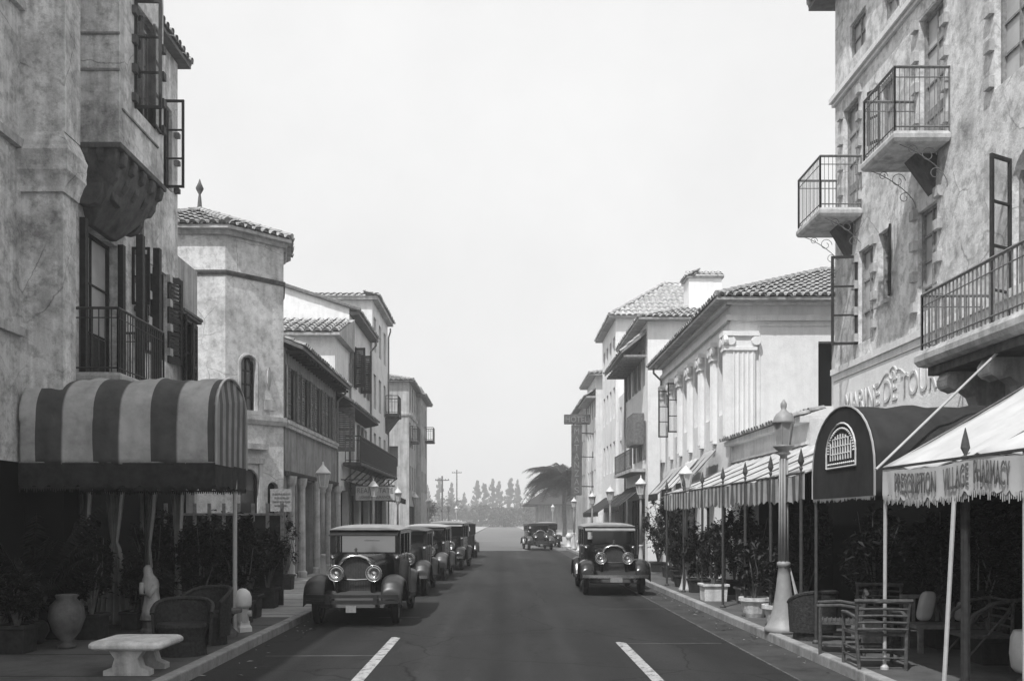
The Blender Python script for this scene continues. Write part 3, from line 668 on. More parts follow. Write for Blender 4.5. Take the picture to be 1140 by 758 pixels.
# long first-floor gallery spanning the last two
s = slab_soft(-6.3,-5.55,36.4,49.0,4.05,4.22).build('gallery', 'stone_dark', h4); railing(s, [(-6.2,36.45),(-5.6,36.45),(-5.6,48.95),(-6.2,48.95)], 4.22, 5.25, .14)
q = MB()
for k in range(9): q.tube([(-6.3,36.8+k*1.5,3.5),(-5.65,36.8+k*1.5,4.06)], .03, 5)
q.build_each('gallery_bracket', 'iron', s)
fp = [(-13,63),(-6.35,63),(-6.35,68.5),(-13,68.5)]
ops = {1: [dict(u0=.5+k*1.7,u1=1.3+k*1.7,z0=a,z1=a+1.7,mun=(2,2)) for k in range(3) for a in (4,7,9.6)]+[dict(u0=.4,u1=5,z0=.13,z1=2.9,mun=(5,1))], 0: [dict(u0=5.2,u1=5.9,z0=5.6,z1=7.0,mun=(2,2))]}
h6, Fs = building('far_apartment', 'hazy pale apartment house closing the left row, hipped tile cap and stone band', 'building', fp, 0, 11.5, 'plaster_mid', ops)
hip_roof(h6, -13, -6.35, 63, 68.5, 11.5, .3, .35, 'clay_tile', tile=.34, course=.5, ns=4, sides='FR'); strip(h6, Fs[1], 5.5, 9.1, 9.25, .12); strip(h6, Fs[0], 6.65, 9.1, 9.25, .12)
s = slab_soft(-6.35,-5.8,63.4,65.4,7.3,7.45).build('balcony', 'stone_dark', h6); railing(s, [(-6.3,63.4),(-5.8,63.4),(-5.8,65.4),(-6.3,65.4)], 7.45, 8.4, .16)
fp = [(-13,68.6),(-6.0,68.6),(-6.0,74),(-13,74)]
ops = {1: [dict(u0=.5+k*1.7,u1=1.3+k*1.7,z0=a,z1=a+1.6,mun=(2,2)) for k in range(3) for a in (4,6.8,9.0)]}
h7, Fs = building('far_apartment', 'furthest narrow house on the left with a tiny balcony against the sky', 'building', fp, 0, 11.9, 'plaster_mid', ops)
hip_roof(h7, -13, -6.0, 68.6, 74, 11.2, .25, .4, 'clay_tile', tile=.34, course=.5, ns=4, sides='FR')
s = slab_soft(-6.0,-5.3,72,73.4,8.0,8.2).build('balcony', 'stone_dark', h7); railing(s, [(-6,72),(-5.35,72),(-5.35,73.4),(-6,73.4)], 8.2, 9.2, .16)

# ================================================================== right hotel (nearest, right)
XR = 7.0
fp = [(XR,3),(16,3),(16,19.2),(XR,19.2)]     # edge 3 runs (XR,19.2) -> (XR,3)
def ro_(y0, y1, z0, z1, **k): d = dict(u0=19.2-y1, u1=19.2-y0, z0=z0, z1=z1); d.update(k); return d
W_ = [ro_(14.5,15.35,7.98,10.25,kind='door',mun=(2,4),teeth=1), ro_(17.95,18.75,7.98,10.25,kind='door',mun=(2,4),teeth=1),
      ro_(16.1,16.75,10.95,11.7,mun=(2,2),depth=.12), ro_(17.6,18.4,11.1,11.8,mun=(2,2),depth=.12), ro_(16.3,16.9,8.9,9.9,mun=(1,2),depth=.14),
      ro_(17.25,17.95,5.35,7.15,mun=(2,3),teeth=1,depth=.14), ro_(16.55,17.0,5.9,7.2,mun=(1,3),depth=.16,sill=1),
      ro_(14.72,15.4,5.35,7.05,mun=(2,4),teeth=1,depth=.14),
      ro_(11.7,12.55,4.38,6.9,kind='door',arch=1,mun=(2,4),depth=.25), ro_(9.2,10.3,4.38,6.9,kind='door',arch=1,mun=(2,4),depth=.25),
      ro_(12.1,13.0,8.0,9.8,mun=(2,4),teeth=1), ro_(9.2,10.2,8.0,9.8,mun=(2,4),teeth=1), ro_(5.5,6.6,5,7,mun=(2,4)), ro_(5.5,6.6,8.2,10,mun=(2,4)),
      ro_(17.0,18.6,.13,2.7,kind='dark',depth=.5), ro_(14.2,16.4,.13,2.7,kind='dark',depth=.5), ro_(11.2,13.4,.13,2.9,kind='dark',depth=.5), ro_(8.4,10.6,.13,2.7,kind='dark',depth=.5), ro_(4.4,7.6,.13,2.7,kind='dark',depth=.5)]
for o in W_:
    if o.get('kind') != 'dark': o['pane'] = 'pane_pale'; o['frame'] = 'wood_grey'; o['depth'] = min(o.get('depth', .2), .16)
hr, Fs = building('hotel', 'tall stained plaster hotel at the right edge with iron balconies and toothed window blocks', 'building', fp, 0, 12.9, 'plaster_hotel', {3: W_})
F = Fs[3]; LR = 16.2
q = MB(); q.fbox(F, -.05, LR, 4.93, 5.05, -.02, .09).fbox(F, -.04, LR, 4.80, 4.925, -.02, .05).fbox(F, -.06, LR, 10.62, 10.72, -.02, .12).fbox(F, -.05, LR, 10.55, 10.615, -.02, .06); q.build('string_course', 'plaster_pale', hr)
q = MB(); q.fbox(F, -.03, LR, 3.3, 4.79, .002, .028); q.build('name_band', 'plaster_white', hr)
q = MB(); q.fbox(F, .0, 15.6, .14, 3.25, .004, .05); q.build('shop_front_shade', 'interior_shade', hr)  # near-black sheet along the ground floor stands in for awning shade
text_mesh('MARINE DE TOUR', 'lettering', lambda u, v, d: F(19.2-18.55+u, 4.02+v, .028+d), 3.9, .42, 'lettering_faint', hr, .02)
q = MB(); ys = [(16.2, 4.55)]
sc = []
for k in range(26): a = k/25*2*pi*1.3; sc.append(F(2.9+.17*cos(a)*(1-k/34), 4.5+.15*sin(a)*(1-k/34), .035))
q.tube(sc, .018, 5)
for s_ in (-1, 1):
    q.tube([F(2.9+s_*t*.9, 4.45+.10*sin(t*6), .035) for t in [i/10 for i in range(2, 11)]], .016, 5)
q.build('scroll_ornament', 'lettering_faint', hr)
for name_, spec in (('a', (14.3,15.5)), ('b', (17.8,19.1))):
    y0, y1 = spec; xo = 6.14 if name_ == 'a' else 6.2
    s = slab_soft(xo-.04, XR, y0-.06, y1+.06, 7.78, 7.98, .07).build('balcony', 'cast_stone', hr)
    railing(s, [(XR,y0),(xo,y0),(xo,y1),(XR,y1)], 7.97, 8.97, .075, r=.006, mat='iron_grey')
    q = MB(); q.add([(xo+.5,y0+.4,7.78),(XR,y0+.4,7.78),(XR,y0+.48,7.2),(xo+.5,y1-.4,7.78),(XR,y1-.4,7.78),(XR,y1-.48,7.2)], [(0,1,2),(3,5,4),(0,3,4,1),(0,2,5,3),(1,4,5,2)]); q.build('balcony_corbel', 'stone_dark', s)
    q = MB()
    for yy in (y0+.05, y1-.05):
        q.tube([(xo+.1, yy, 7.78)]+[(xo+.1+.75*sin(t*pi/2), yy, 7.78-.62*(1-cos(t*pi/2))-.12*sin(t*pi)) for t in [i/8 for i in range(1, 9)]],   .007, 5)
        for cx_, cz_, r_ in ((xo+.55, 7.62, .13), (xo+.66, 7.33, .10), (xo+.3, 7.7, .08)):
            q.tube([(cx_+r_*cos(i*.5)*(1-i/22), yy, cz_+r_*sin(i*.5)*(1-i/22)) for i in range(16)], .006, 5)
    q.build_each('scroll_iron', 'iron_grey', s)
# large stone balcony over the pavement
s = slab_soft(5.96, XR, 8.6, 13.25, 4.08, 4.34, .10).build('balcony', 'cast_stone', hr)
q = MB(); q.box(6.1, XR, 8.8, 13.1, 3.96, 4.075); q.build('slab_moulding', 'stone_dark', s)
railing(s, [(XR,8.7),(6.04,8.7),(6.04,13.15),(XR,13.15)], 4.34, 5.12, .10, mat='iron_grey')
for y in (9.1, 10.4, 11.7, 12.8):
    q = MB(); P = [(XR,3.96),(6.2,3.96),(6.14,3.86),(6.18,3.74),(6.3,3.68),(6.42,3.72),(6.55,3.62),(6.62,3.45),(6.75,3.38),(6.88,3.3),(XR,3.15)]
    q.prism(P, lambda x, z: (x, y-.13, z), lambda x, z: (x, y+.13, z)); q.tube([(6.26,y-.15,3.82),(6.26,y+.15,3.82)], .11, 12).tube([(6.8,y-.15,3.44),(6.8,y+.15,3.44)], .09, 12)
    q.build('scroll_bracket', 'cast_stone', s)
casement('casement_leaf', (XR, 18.0), (-1, .12), .5, 5.35, 7.1, hr, 3)
casement('casement_leaf', (XR, 16.55), (-.35, -1), .34, 5.95, 7.15, hr, 3)
casement('casement_leaf', (XR, 12.58), (-1, -.55), .45, 4.4, 6.85, hr, 4)
casement('casement_leaf', (XR, 16.9), (-.5, 1), .3, 8.9, 9.9, hr, 2)
hip_roof(hr, XR, 16, 3, 19.2, 12.9, .3, .42, 'clay_tile', sides='LB')
# coping wall in the gap
fp = [(6.5,19.3),(6.8,19.3),(6.8,25.9),(6.5,25.9)]
gw, Fs = building('courtyard_wall', 'pale garden wall with a tiled coping joining the right hotel to the columned hall', 'wall', fp, 0, 4.05, 'plaster_pale', {3: [dict(u0=1.0,u1=2.0,z0=.13,z1=2.4,arch=1,kind='dark'), dict(u0=3.8,u1=4.8,z0=.13,z1=2.4,arch=1,kind='dark')]})
q = MB(); tile_slope(q, (6.22,25.9,4.1), (6.22,19.3,4.1), (1,0,.3), .65, course=.34); q.build('coping_tiles', 'clay_tile', gw, fix=False)
q = MB(); q.box(6.44,6.497,19.27,22.9,.14,3.1).box(6.499,6.99,19.22,19.28,.14,3.1); q.build_each('wall_shade', 'interior_shade', gw)  # added near-black boards paint deep shade onto the lower garden wall
q = MB(); q.box(6.3,7.0,19.32,25.88,3.97,4.1).box(6.42,6.5,19.32,25.88,3.5,3.56); q.build('coping', 'plaster_pale', gw)

# ================================================================== columned hall
A = (6.5, 26.0); fp = [A,(15,26.0),(15,37),(6.5,37)]
ar = [dict(u0=.9+k*1.75,u1=1.7+k*1.75,z0=5.0,z1=7.35,arch=1,mun=(2,4),depth=.22,frame='wood_grey') for k in range(6)]
gr = [dict(u0=.7+k*2.1,u1=2.1+k*2.1,z0=.13,z1=3.0,arch=1,mun=(2,3),depth=.3) for k in range(5)]
ops = {3: ar+gr, 0: [opx(A,(15,26.0),911,930,380,452,mun=(1,2),depth=.3,kind='dark'), dict(u0=3.9,u1=5.2,z0=.13,z1=2.8,kind='dark')]}
hh, Fs = building('columned_hall', 'white two storey hall with fluted corner pilaster and hipped barrel tile roof', 'building', fp, 0, 8.15, 'plaster_white', ops)
hip_roof(hh, 6.5, 15, 26, 37, 8.15, .42, .5, 'clay_tile', sides='LF', ns=8, wood='plaster_mid')
F0, F3 = Fs[0], Fs[3]
def pilaster(F, u0, u1, o, z0=4.2, z1=7.45):
    q = MB(); q.fbox(F, u0, u1, z0, z1-.75, -.02, o)
    n = max(3, int((u1-u0)/.12))
    for k in range(n): u = u0+(u1-u0)*(k+.5)/n; q.tube([F(u, z0+.1, o-.02), F(u, z1-.8, o-.02)], (u1-u0)/n*.36, 6)
    s = q.build('pilaster', 'plaster_white', hh)
    q = MB(); q.fbox(F, u0-.05, u1+.05, z1-.75, z1-.66, -.02, o+.05).fbox(F, u0-.09, u1+.09, z1-.35, z1-.22, -.02, o+.09).fbox(F, u0-.02, u1+.02, z1-.66, z1-.35, -.02, o+.02)
    for u in (u0-.02, u1+.02): q.lathe([(0,-.06),(.13,-.06),(.15,0),(.13,.06),(0,.06)], F(u, z1-.48, o+.02), 12, 'y' if F is F0 else 'x')
    q.build('capital', 'plaster_white', s)
pilaster(F0, .0, .68, .10); 
for u in (.62+11-1.3,): pass
L3 = 11
q = MB(); q.fbox(F0, -.12, 8.5, 7.55, 7.7, -.02, .1).fbox(F0, -.14, 8.5, 7.98, 8.13, -.02, .2).fbox(F3, 0, 11.12, 7.55, 7.7, -.02, .1).fbox(F3, 0, 11.14, 7.98, 8.13, -.02, .2)
q.fbox(F0, .8, .84, 4.6, 7.45, -.01, .03).fbox(F0, .84, 8, 7.4, 7.44, -.01, .03); q.build('cornice', 'plaster_pale', hh)
for k in range(7): pilaster(F3, .28+k*1.75, .62+k*1.75, .12 if k < 6 else .16)
for y in (33.4, 35.4): casement('casement_leaf', (6.48, y), (-1, -.1), .42, 5.1, 6.9, hh, 3)
# ================================================================== tall white house behind, with chimney
fp = [(6.4,40),(15,40),(15,47),(6.4,47)]
ops = {3: [dict(u0=.6+k*1.6,u1=1.4+k*1.6,z0=a,z1=a+1.7,mun=(2,3),shut=(k+i)%2) for k in range(4) for i,a in enumerate((4.6,7.9))]+[dict(u0=.6,u1=6.2,z0=.13,z1=2.9,mun=(6,2),depth=.3)], 0: [dict(u0=2.8,u1=3.5,z0=8.2,z1=9.6,mun=(2,3))]}
h8, Fs = building('white_house', 'white three storey house with a deep dark eave and a square chimney', 'building', fp, 0, 10.7, 'plaster_white', ops)
hip_roof(h8, 6.4, 15, 40, 47, 10.7, .36, .45, 'clay_tile_pale', tile=.3, course=.45, sides='LF', ns=5, wood='plaster_mid')
q = MB(); q.box(8.6,10.1,42,43.2,10.6,13.0); ch = q.build('chimney', 'plaster_white', h8); q = MB()
tile_slope(q, (8.5,41.9,13.1), (10.2,41.9,13.1), (0,1,.5), .7, tile=.3); tile_slope(q, (8.5,43.3,13.1), (8.5,41.9,13.1), (1,0,.5), .7, tile=.3); q.box(8.5,10.2,41.9,43.3,13.0,13.08); q.build('chimney_cap', 'clay_tile', ch, fix=False)
q = MB(); q.add([(5.3,40.3,9.35),(5.3,47,9.35),(6.42,47,10.3),(6.42,40.3,10.3),(5.3,40.3,9.25),(5.3,47,9.25),(6.42,47,10.15),(6.42,40.3,10.15)], [(0,1,2,3),(7,6,5,4),(0,4,5,1),(1,5,6,2),(2,6,7,3),(3,7,4,0)])
for k in range(12): q.box(5.4,6.4,40.4+k*.58,40.5+k*.58,9.1,9.2)
cn = q.build('canopy', 'wood_grey', h8); q = MB(); tile_slope(q, (5.3,47,9.37), (5.3,40.3,9.37), (1.12,0,.95), 1.45, tile=.3, course=.4); q.build('canopy_tiles', 'clay_tile', cn, fix=False)
q = MB(); q.box(5.75,6.42,40.6,46.8,4.05,4.2); s = q.build('balcony', 'cast_stone', h8); railing(s, [(5.8,40.7),(5.8,46.7)], 4.2, 5.1, .2)
q = MB(); q.box(5.9,6.38,41,43.2,5.3,6.7); 
for k in range(6): q.box(5.86,5.9,41.1+k*.36,41.2+k*.36,5.4,6.6)
q.build('oriel', 'wood_mid', h8)
fp = [(6.3,50.4),(15,50.4),(15,57),(6.3,57)]
ops = {3: [dict(u0=.6+k*1.6,u1=1.4+k*1.6,z0=a,z1=a+1.7,mun=(2,3)) for k in range(4) for a in (4.6,7.6,10.4)]}
h9, Fs = building('tower_house', 'tallest hazy white house behind the chimney, hipped tile roof rising to a point', 'building', fp, 0, 13.1, 'plaster_white', ops)
hip_roof(h9, 6.3, 15, 50.4, 57, 13.1, .72, .4, 'clay_tile_pale', tile=.32, course=.5, sides='LF', ns=4, wood='plaster_mid')
fp = [(6.45,47.1),(14,47.1),(14,50.3),(6.45,50.3)]
h10, Fs = building('link_house', 'low flat fronted link between two white houses with one shaded awning', 'building', fp, 0, 8.6, 'plaster_pale', {3: [dict(u0=.5+k*1.4,u1=1.2+k*1.4,z0=a,z1=a+1.6,mun=(2,3)) for k in range(2) for a in (4.6,6.4)][:2]+[dict(u0=.4,u1=2.8,z0=.13,z1=2.9,kind='dark')]})
fp = [(6.3,61),(14,61),(14,67),(6.3,67)]
ops = {3: [dict(u0=.5+k*1.5,u1=1.3+k*1.5,z0=a,z1=a+1.7,mun=(2,2)) for k in range(4) for a in (3.6,6.2,8.8)]}
h11, Fs = building('far_house', 'pale house past the cross street on the right with two stepped tile hoods', 'building', fp, 0, 11.6, 'plaster_pale', ops)
hip_roof(h11, 6.3, 14, 61, 67, 11.6, .3, .5, 'clay_tile_pale', tile=.34, course=.5, ns=4, sides='LF', wood='plaster_mid')
q = MB(); tile_slope(q, (5.6,67,10.2), (5.6,61,10.2), (.7,0,.45), .9, tile=.34, ns=4); q.box(5.65,6.3,61,67,10.05,10.18); q.build('canopy_tiles', 'clay_tile', h11, fix=False)
fp = [(6.2,67.1),(14,67.1),(14,76),(6.2,76)]
ops = {3: [dict(u0=.5+k*1.6,u1=1.4+k*1.6,z0=a,z1=a+1.7,mun=(2,2)) for k in range(5) for a in (3.6,6.2,8.4)]}
h12, Fs = building('far_house', 'furthest right row house with many small windows behind the vertical sign', 'building', fp, 0, 10.6, 'plaster_mid', ops)
hip_roof(h12, 6.2, 14, 67.1, 76, 10.6, .25, .4, 'clay_tile', tile=.36, course=.5, ns=4, sides='LF')
# dark thatch-like roof beyond the palm
rt = thing('pavilion', (8,140,0), 'hazy low pavilion with a long dark sloping roof past the palm tree', 'building')
q = MB(); q.box(5.5,20,136,148,0,4.2); q.build('wall', 'plaster_dim', rt)
q = MB(); q.add([(3.4,134,4.3),(22,134,4.3),(22,150,4.3),(3.4,150,4.3),(12,142,10.2),(16,142,10.2),(3.4,134,4.1),(22,134,4.1),(22,150,4.1),(3.4,150,4.1)], [(0,1,5,4),(1,2,5),(2,3,4,5),(3,0,4),(0,6,7,1),(1,7,8,2),(2,8,9,3),(3,9,6,0),(9,8,7,6)]); q.build('roof', 'wood_dark', rt)

# downpipes, vents and small wall fittings
def pipe(par, x, y, z1, dx, hop=True):
    q = MB(); q.tube([(x,y,.2),(x,y,z1-.5),(x+dx,y,z1-.2),(x+dx,y,z1)], .045, 7)
    for z in (1.2, 3.2, 5.2): 
        if z < z1-.5: q.lathe([(.06,z),(.06,z+.06)], (x,y,0), 8)
    q.build('downpipe', 'iron_grey', par)
pipe(sb_, -6.22, 34.8, 6.9, .3); pipe(h4, -6.27, 44.1, 10.5, .25); pipe(h3, -6.27, 38.1, 8.9, .1); pipe(hh, 6.42, 36.8, 8.0, -.3); pipe(h8, 6.32, 46.8, 10.5, -.3); pipe(hl, XL+.08, 17.9, 11.9, .1); pipe(h5, -6.17, 50.2, 12.4, .1)
q = MB()
for k in range(260):
    sd_ = random.choice((-1, 1, 1)); x = (KL+.05+abs(random.gauss(0,.25))) if sd_ < 0 else KR-.05-abs(random.gauss(0,.2)); y = random.uniform(8, 50); a = random.uniform(0, pi); l = random.uniform(.02,.06)
    q.add([(x+l*cos(a),y+l*sin(a),.012),(x-l*sin(a)*.4,y+l*cos(a)*.4,.02),(x-l*cos(a),y-l*sin(a),.012),(x+l*sin(a)*.4,y-l*cos(a)*.4,.014)], [(0,1,2,3)])
tag(q.build('fallen_leaves', 'wood_grey', fix=False), 'scattered dry leaves along both gutters', 'leaf litter', kind='stuff')
# ================================================================== awnings
def scallop_skirt(name, path, z0, z1, mat, parent, step=.16, depth=.05, th=.008, sag=None, wob=.012, letters=None):
    """hanging valance along a polyline with a scalloped, slightly fluttering lower edge"""
    seg = [(Vector((*a, 0)), Vector((*b_, 0))) for a, b_ in zip(path, path[1:])]; q = MB(); acc = 0
    for a, b_ in seg:
        L = (b_-a).length; d = (b_-a)/L; n = Vector((d.y, -d.x, 0)); nu = max(6, int(L/.03))
        def fn(u, v):
            t = u*L; p = a+d*t+n*(wob*sin((t+acc)*9)*(1-v)+wob*.6*sin((t+acc)*23+1)*(1-v)); s = sag(p) if sag else 0
            zl = z0+depth*(1-abs(sin(pi*(t+acc)/step)))-.012*sin((t+acc)*41)
            return (p.x, p.y, zl+(z1-zl)*v+s)
        q.grid(fn, nu, 4); acc += L
    return q.build(name, mat, parent, solid=th, fix=False)
def fringe(name, path, z, mat, parent, sag=None, step=.035, drop=.06):
    q = MB()
    for a, b_ in zip(path, path[1:]):
        A = Vector((*a, 0)); B = Vector((*b_, 0)); L = (B-A).length; n = int(L/step)
        for k in range(n):
            p = A.lerp(B, (k+.5)/n); s = sag(p) if sag else 0; dd = drop*random.uniform(.5, 1.2); w_ = step*.42; d = (B-A)/L*w_
            q.add([(p.x-d.x, p.y-d.y, z+s), (p.x+d.x, p.y+d.y, z+s), (p.x+d.x*.5, p.y+d.y*.5, z+s-dd), (p.x-d.x*.5, p.y-d.y*.5, z+s-dd)], [(0,1,2,3)])
        q.add([(A.x,A.y,z+(sag(A) if sag else 0)+.012),(B.x,B.y,z+(sag(B) if sag else 0)+.012),(B.x,B.y,z+(sag(B) if sag else 0)-.012),(A.x,A.y,z+(sag(A) if sag else 0)-.012)],[(0,1,2,3)]) if not sag else None
    return q.build(name, mat, parent, fix=False)
def pole(x, y, z1, r, mat, parent, lean=(0, 0), spear=None, z0=.13):
    q = MB(); q.tube([(x+lean[0], y+lean[1], z0), (x, y, z1)], r, 8); q.lathe([(r*2.2, z0), (r*2.2, z0+.03), (r*1.2, z0+.06)], (x+lean[0], y+lean[1], 0), 10)
    o = q.build('pole', mat, parent, smooth=False)
    if spear:
        s = MB(); s.lathe([(.011,z1),(.011,spear-.40),(.03,spear-.37),(.012,spear-.34),(.03,spear-.30),(.014,spear-.27),(.05,spear-.20),(.035,spear-.12),(.004,spear)], (x, y, 0), 8, sy=.5)
        s.build('spearhead', 'iron', o)
    return o
# left barrel canopy
x0, x1 = -7.05, -4.2; yc, hw = 14.2, .8
aw = thing('barrel_awning', (-5.6, 14.2, .13), 'broad striped barrel awning over the left pavement, dark valance', 'awning')
def bsec(t, z_sp, z_top): a = pi*t; return (yc-hw*cos(a), z_sp+(z_top-z_sp)*max(0,sin(a))**.85)
q = MB()
def cov(u, v):
    x = x0+(x1-x0)*u; rib = abs(sin(pi*(x-x0)/.95)); wrk = .022*sin(x*7.5+v*7)+.012*sin(x*19+v*11)+.010*sin(x*31-v*17)+.035*(rib-.5)
    if v < .2: return (x, yc-hw-.015*sin(v*16)-wrk*.6, 2.72+(3.42-2.72)*v/.2)
    if v > .8: return (x, yc+hw+.01, 3.42-(3.42-2.72)*(v-.8)/.2)
    y, z = bsec((v-.2)/.6, 3.42, 4.08); return (x, y+.25*wrk, z-.035*rib+wrk*.6)
q.grid(cov, 90, 40); q.build('canopy_cover', MAT['awning_broad'], aw, smooth=True, solid=.01, fix=False)
MAT['awning_broad'].node_tree  # banding runs along X
q = MB(); pts = [(yc-hw, 2.72), (yc-hw, 3.42)]+[bsec(k/16, 3.42, 4.08) for k in range(1, 16)]+[(yc+hw, 3.42), (yc+hw, 2.72)]
q.prism(pts, lambda y, z: (x1+.015+.02*sin(y*9), y, z), lambda y, z: (x1, y, z)); q.build('end_panel', MAT['awning_end'], aw)
q = MB(); q.tube([(x1+.03, y, z) for y, z in pts], .02, 6); q.build('piping', 'canvas_grey', aw)
vp = [(x0, yc-hw-.02), (x1+.02, yc-hw-.02), (x1+.02, yc+hw+.02), (x0, yc+hw+.02)]
scallop_skirt('valance', vp, 2.36, 2.74, 'fringe_dark', aw, .22, .06); fringe('fringe', vp, 2.38, 'fringe_dark', aw)
q = MB(); 
for y in (yc-hw, yc+hw): q.tube([(x0, y, 2.74), (x1, y, 2.74)], .02, 6)
q.tube([(x1, yc-hw, 2.74), (x1, yc+hw, 2.74)], .02, 6); q.build('frame', 'iron_grey', aw)
pole(-4.22, yc+.32, 2.75, .035, 'paint_pale', aw); pole(-5.8, yc+hw-.05, 2.75, .03, 'wood_dark', aw); pole(-6.9, yc+hw-.05, 2.75, .03, 'wood_dark', aw)
# gathered curtains hung along its far side
def curtain(xa, xb, y, zt, zp, zb, pinch, label, mat='curtain_bands', flare=1.0):
    c = (xa+xb)/2
    def fn(u, v):
        z = zt+(zb-zt)*v; t = (zt-z)/(zt-zp) if z > zp else (z-zb)/(zp-zb); t = max(0, min(1, t)); w_ = (1-(1-pinch)*t**1.3)*(1 if z > zp else flare)
        return (c+(u-.5)*(xb-xa)*w_, y+.05*sin(u*34)*(.4+.6*w_)+.02*sin(u*13), z)
    r_ = thing('curtain', (c, y, zb), label, 'curtain', 'curtains under the striped barrel awning'); q = MB(); q.grid(fn, 70, 26); q.build('cloth', mat, r_, smooth=True, solid=.01, fix=False)
    q = MB(); q.lathe([((xb-xa)*pinch*.52, -.04), ((xb-xa)*pinch*.55, 0), ((xb-xa)*pinch*.52, .04)], (c, y, zp), 14, sy=.35); q.build('tie', 'canvas_grey', r_)
for xc, wd, pn, fl, lab in ((-7.0,.30,.35,.7,'pale curtain nearest the hotel wall, narrow and tied behind the dark palm'),(-6.48,.36,.25,1.8,'pale curtain flaring into a wide skirt behind the stone table'),(-5.92,.34,.25,.8,'pale tied curtain directly above the small stone figure'),(-5.42,.22,.45,.6,'narrowest pale curtain, closest to the street side of the striped awning')):
    curtain(xc-wd/2, xc+wd/2, 15.35, 2.72, 1.5, .16, pn, lab, 'curtain_cloth', fl)

# lean-to awnings on the right
def lean_awning(name, xo, xw, y0, y1, zv0, zv1, zw, topmat, valmat, label, sag=.05, bays=4, group=None, poles=(), slat=True, scal=.18, fr=None):
    r_ = thing(name, (xo, (y0+y1)/2, .13), label, 'awning', group)
    def sg(p): t = (p.y-y0)/(y1-y0)*bays; t -= math.floor(t); return -sag*4*t*(1-t)
    def fn(u, v):
        y = y0+(y1-y0)*u; x = xo+(xw-xo)*v; s = sg(Vector((x, y, 0)))*(1-v); return (x, y, zv1+(zw-zv1)*v-.07*sin(pi*v)+s+.014*sin(y*11+v*4)+.009*sin(y*27-v*7)+.008*sin(v*19+y*3))
    q = MB(); q.grid(fn, max(20, int((y1-y0)*8)), 14); q.build('canopy_cover', topmat, r_, smooth=True, solid=.01, fix=False)
    scallop_skirt('valance', [(xw, y1), (xo, y1), (xo, y0)], zv0, zv1, valmat, r_, scal, .05, sag=lambda p: sg(p) if abs(p.x-xo) < .02 else (zw-zv1)*(p.x-xo)/(xw-xo)*.96)
    if fr: fringe('fringe', [(xo-.005, y1), (xo-.005, y0)], zv0+.035, fr, r_, sag=sg, drop=.09)
    q = MB(); q.tube([(xo, y0, zv1-.01), (xo, y1, zv1-.01)], .016, 5)
    n = max(2, int((y1-y0)/1.6))
    for k in range(n+1): y = y0+(y1-y0)*k/n; q.tube([(xo, y, zv1-.03), (xw, y, zw-.04)], .014, 5)
    q.build('frame', 'iron', r_); return r_
SY = [13.75, 15.3, 16.9, 18.6, 20.5, 22.6, 24.9]
la = lean_awning('striped_awning', 4.5, 6.42, 13.6, 25.3, 2.2, 2.62, 3.45, MAT['panel_lines'], MAT['stripe_val'] if 'stripe_val' in MAT else 'canvas_grey', 'long striped lean-to awning on spear topped poles along the right pavement', bays=6, scal=.3)
for y in SY: pole(4.5, y, 2.6, .028, 'iron', la, spear=2.98)
wa = lean_awning('white_awning', 4.5, 6.98, 6.4, 10.8, 2.17, 2.52, 4.0, 'canvas_white', 'canvas_white', 'white lettered awning at the right edge above the cane chairs', bays=2, sag=.07, scal=.13, fr='canvas_white')
def wsg(y): t = (y-6.4)/4.4*2; t -= math.floor(t); return -.07*4*t*(1-t)
def vlet(ya): return lambda u, v, d: (4.5-.022-d, ya-u, 2.26+v+wsg(ya-u))
text_mesh('PRESCRIPTION', 'lettering', vlet(10.42), .98, .22, 'lettering', wa, .006)
text_mesh('VILLAGE', 'lettering', vlet(9.28), .50, .22, 'lettering', wa, .006)
text_mesh('PHARMACY', 'lettering', vlet(8.68), .62, .22, 'lettering', wa, .006)
for y, ln in ((10.8, (.03,.1)), (9.12, (-.13,.0)), (7.92, (0,0))):
    pole(4.53, y, 2.5, .022, 'paint_pale', wa, lean=ln)
pole(4.62, 9.12, 2.5, .045, 'wood_dark', wa, spear=2.82)
q = MB(); q.tube([(4.42, 10.8, 2.5), (6.2, 11.36, 4.02)], .016, 6); q.build('stay_rod', 'paint_pale', wa)
# dark barrel canopy at the hotel door
x0, x1 = 4.5, 6.98; yc, hw = 12.1, 1.1
bc = thing('barrel_awning', (5.6, 12.1, .13), 'dark plain barrel canopy with a pale lattice emblem on its rounded end', 'awning')
q = MB()
def arc2(t): a = pi*t; return (yc-hw*cos(a), 2.5+.9*max(0,sin(a))**.9)
def cov2(u, v):
    x = x0+(x1-x0)*u
    if v < .1: return (x, yc-hw, 2.2+.3*v/.1)
    if v > .9: return (x, yc+hw, 2.5-.3*(v-.9)/.1)
    y, z = arc2((v-.1)/.8); return (x, y+.012*sin(x*9+v*8), z-.03*abs(sin(pi*(x-x0)/.82))+.01*sin(x*13+v*5))
q.grid(cov2, 30, 36); q.build('canopy_cover', 'canvas_dark', bc, smooth=True, solid=.01, fix=False)
pts = [(yc-hw, 2.2), (yc-hw, 2.5)]+[arc2(k/18) for k in range(1, 18)]+[(yc+hw, 2.5), (yc+hw, 2.2)]
q = MB(); q.prism(pts, lambda y, z: (x0-.012, y, z), lambda y, z: (x0, y, z)); q.build('end_panel', 'canvas_dark', bc)
q = MB(); q.tube([(x0-.015, y, z) for y, z in pts], .014, 5); q.build('piping', 'canvas_grey', bc)
q = MB(); ex = x0-.02; Em = [(yc-.52+.0, 2.58), (yc+.52, 2.58)]
def emb(a): return (yc+.52*cos(a), 2.8+.38*sin(a))
ring = [(yc-.52, 2.6), (yc+.52, 2.6)]+[emb(k/12*pi) for k in range(13)]
q.tube([(ex, y, z) for y, z in ring]+[(ex, ring[0][0], ring[0][1])], .014, 4)
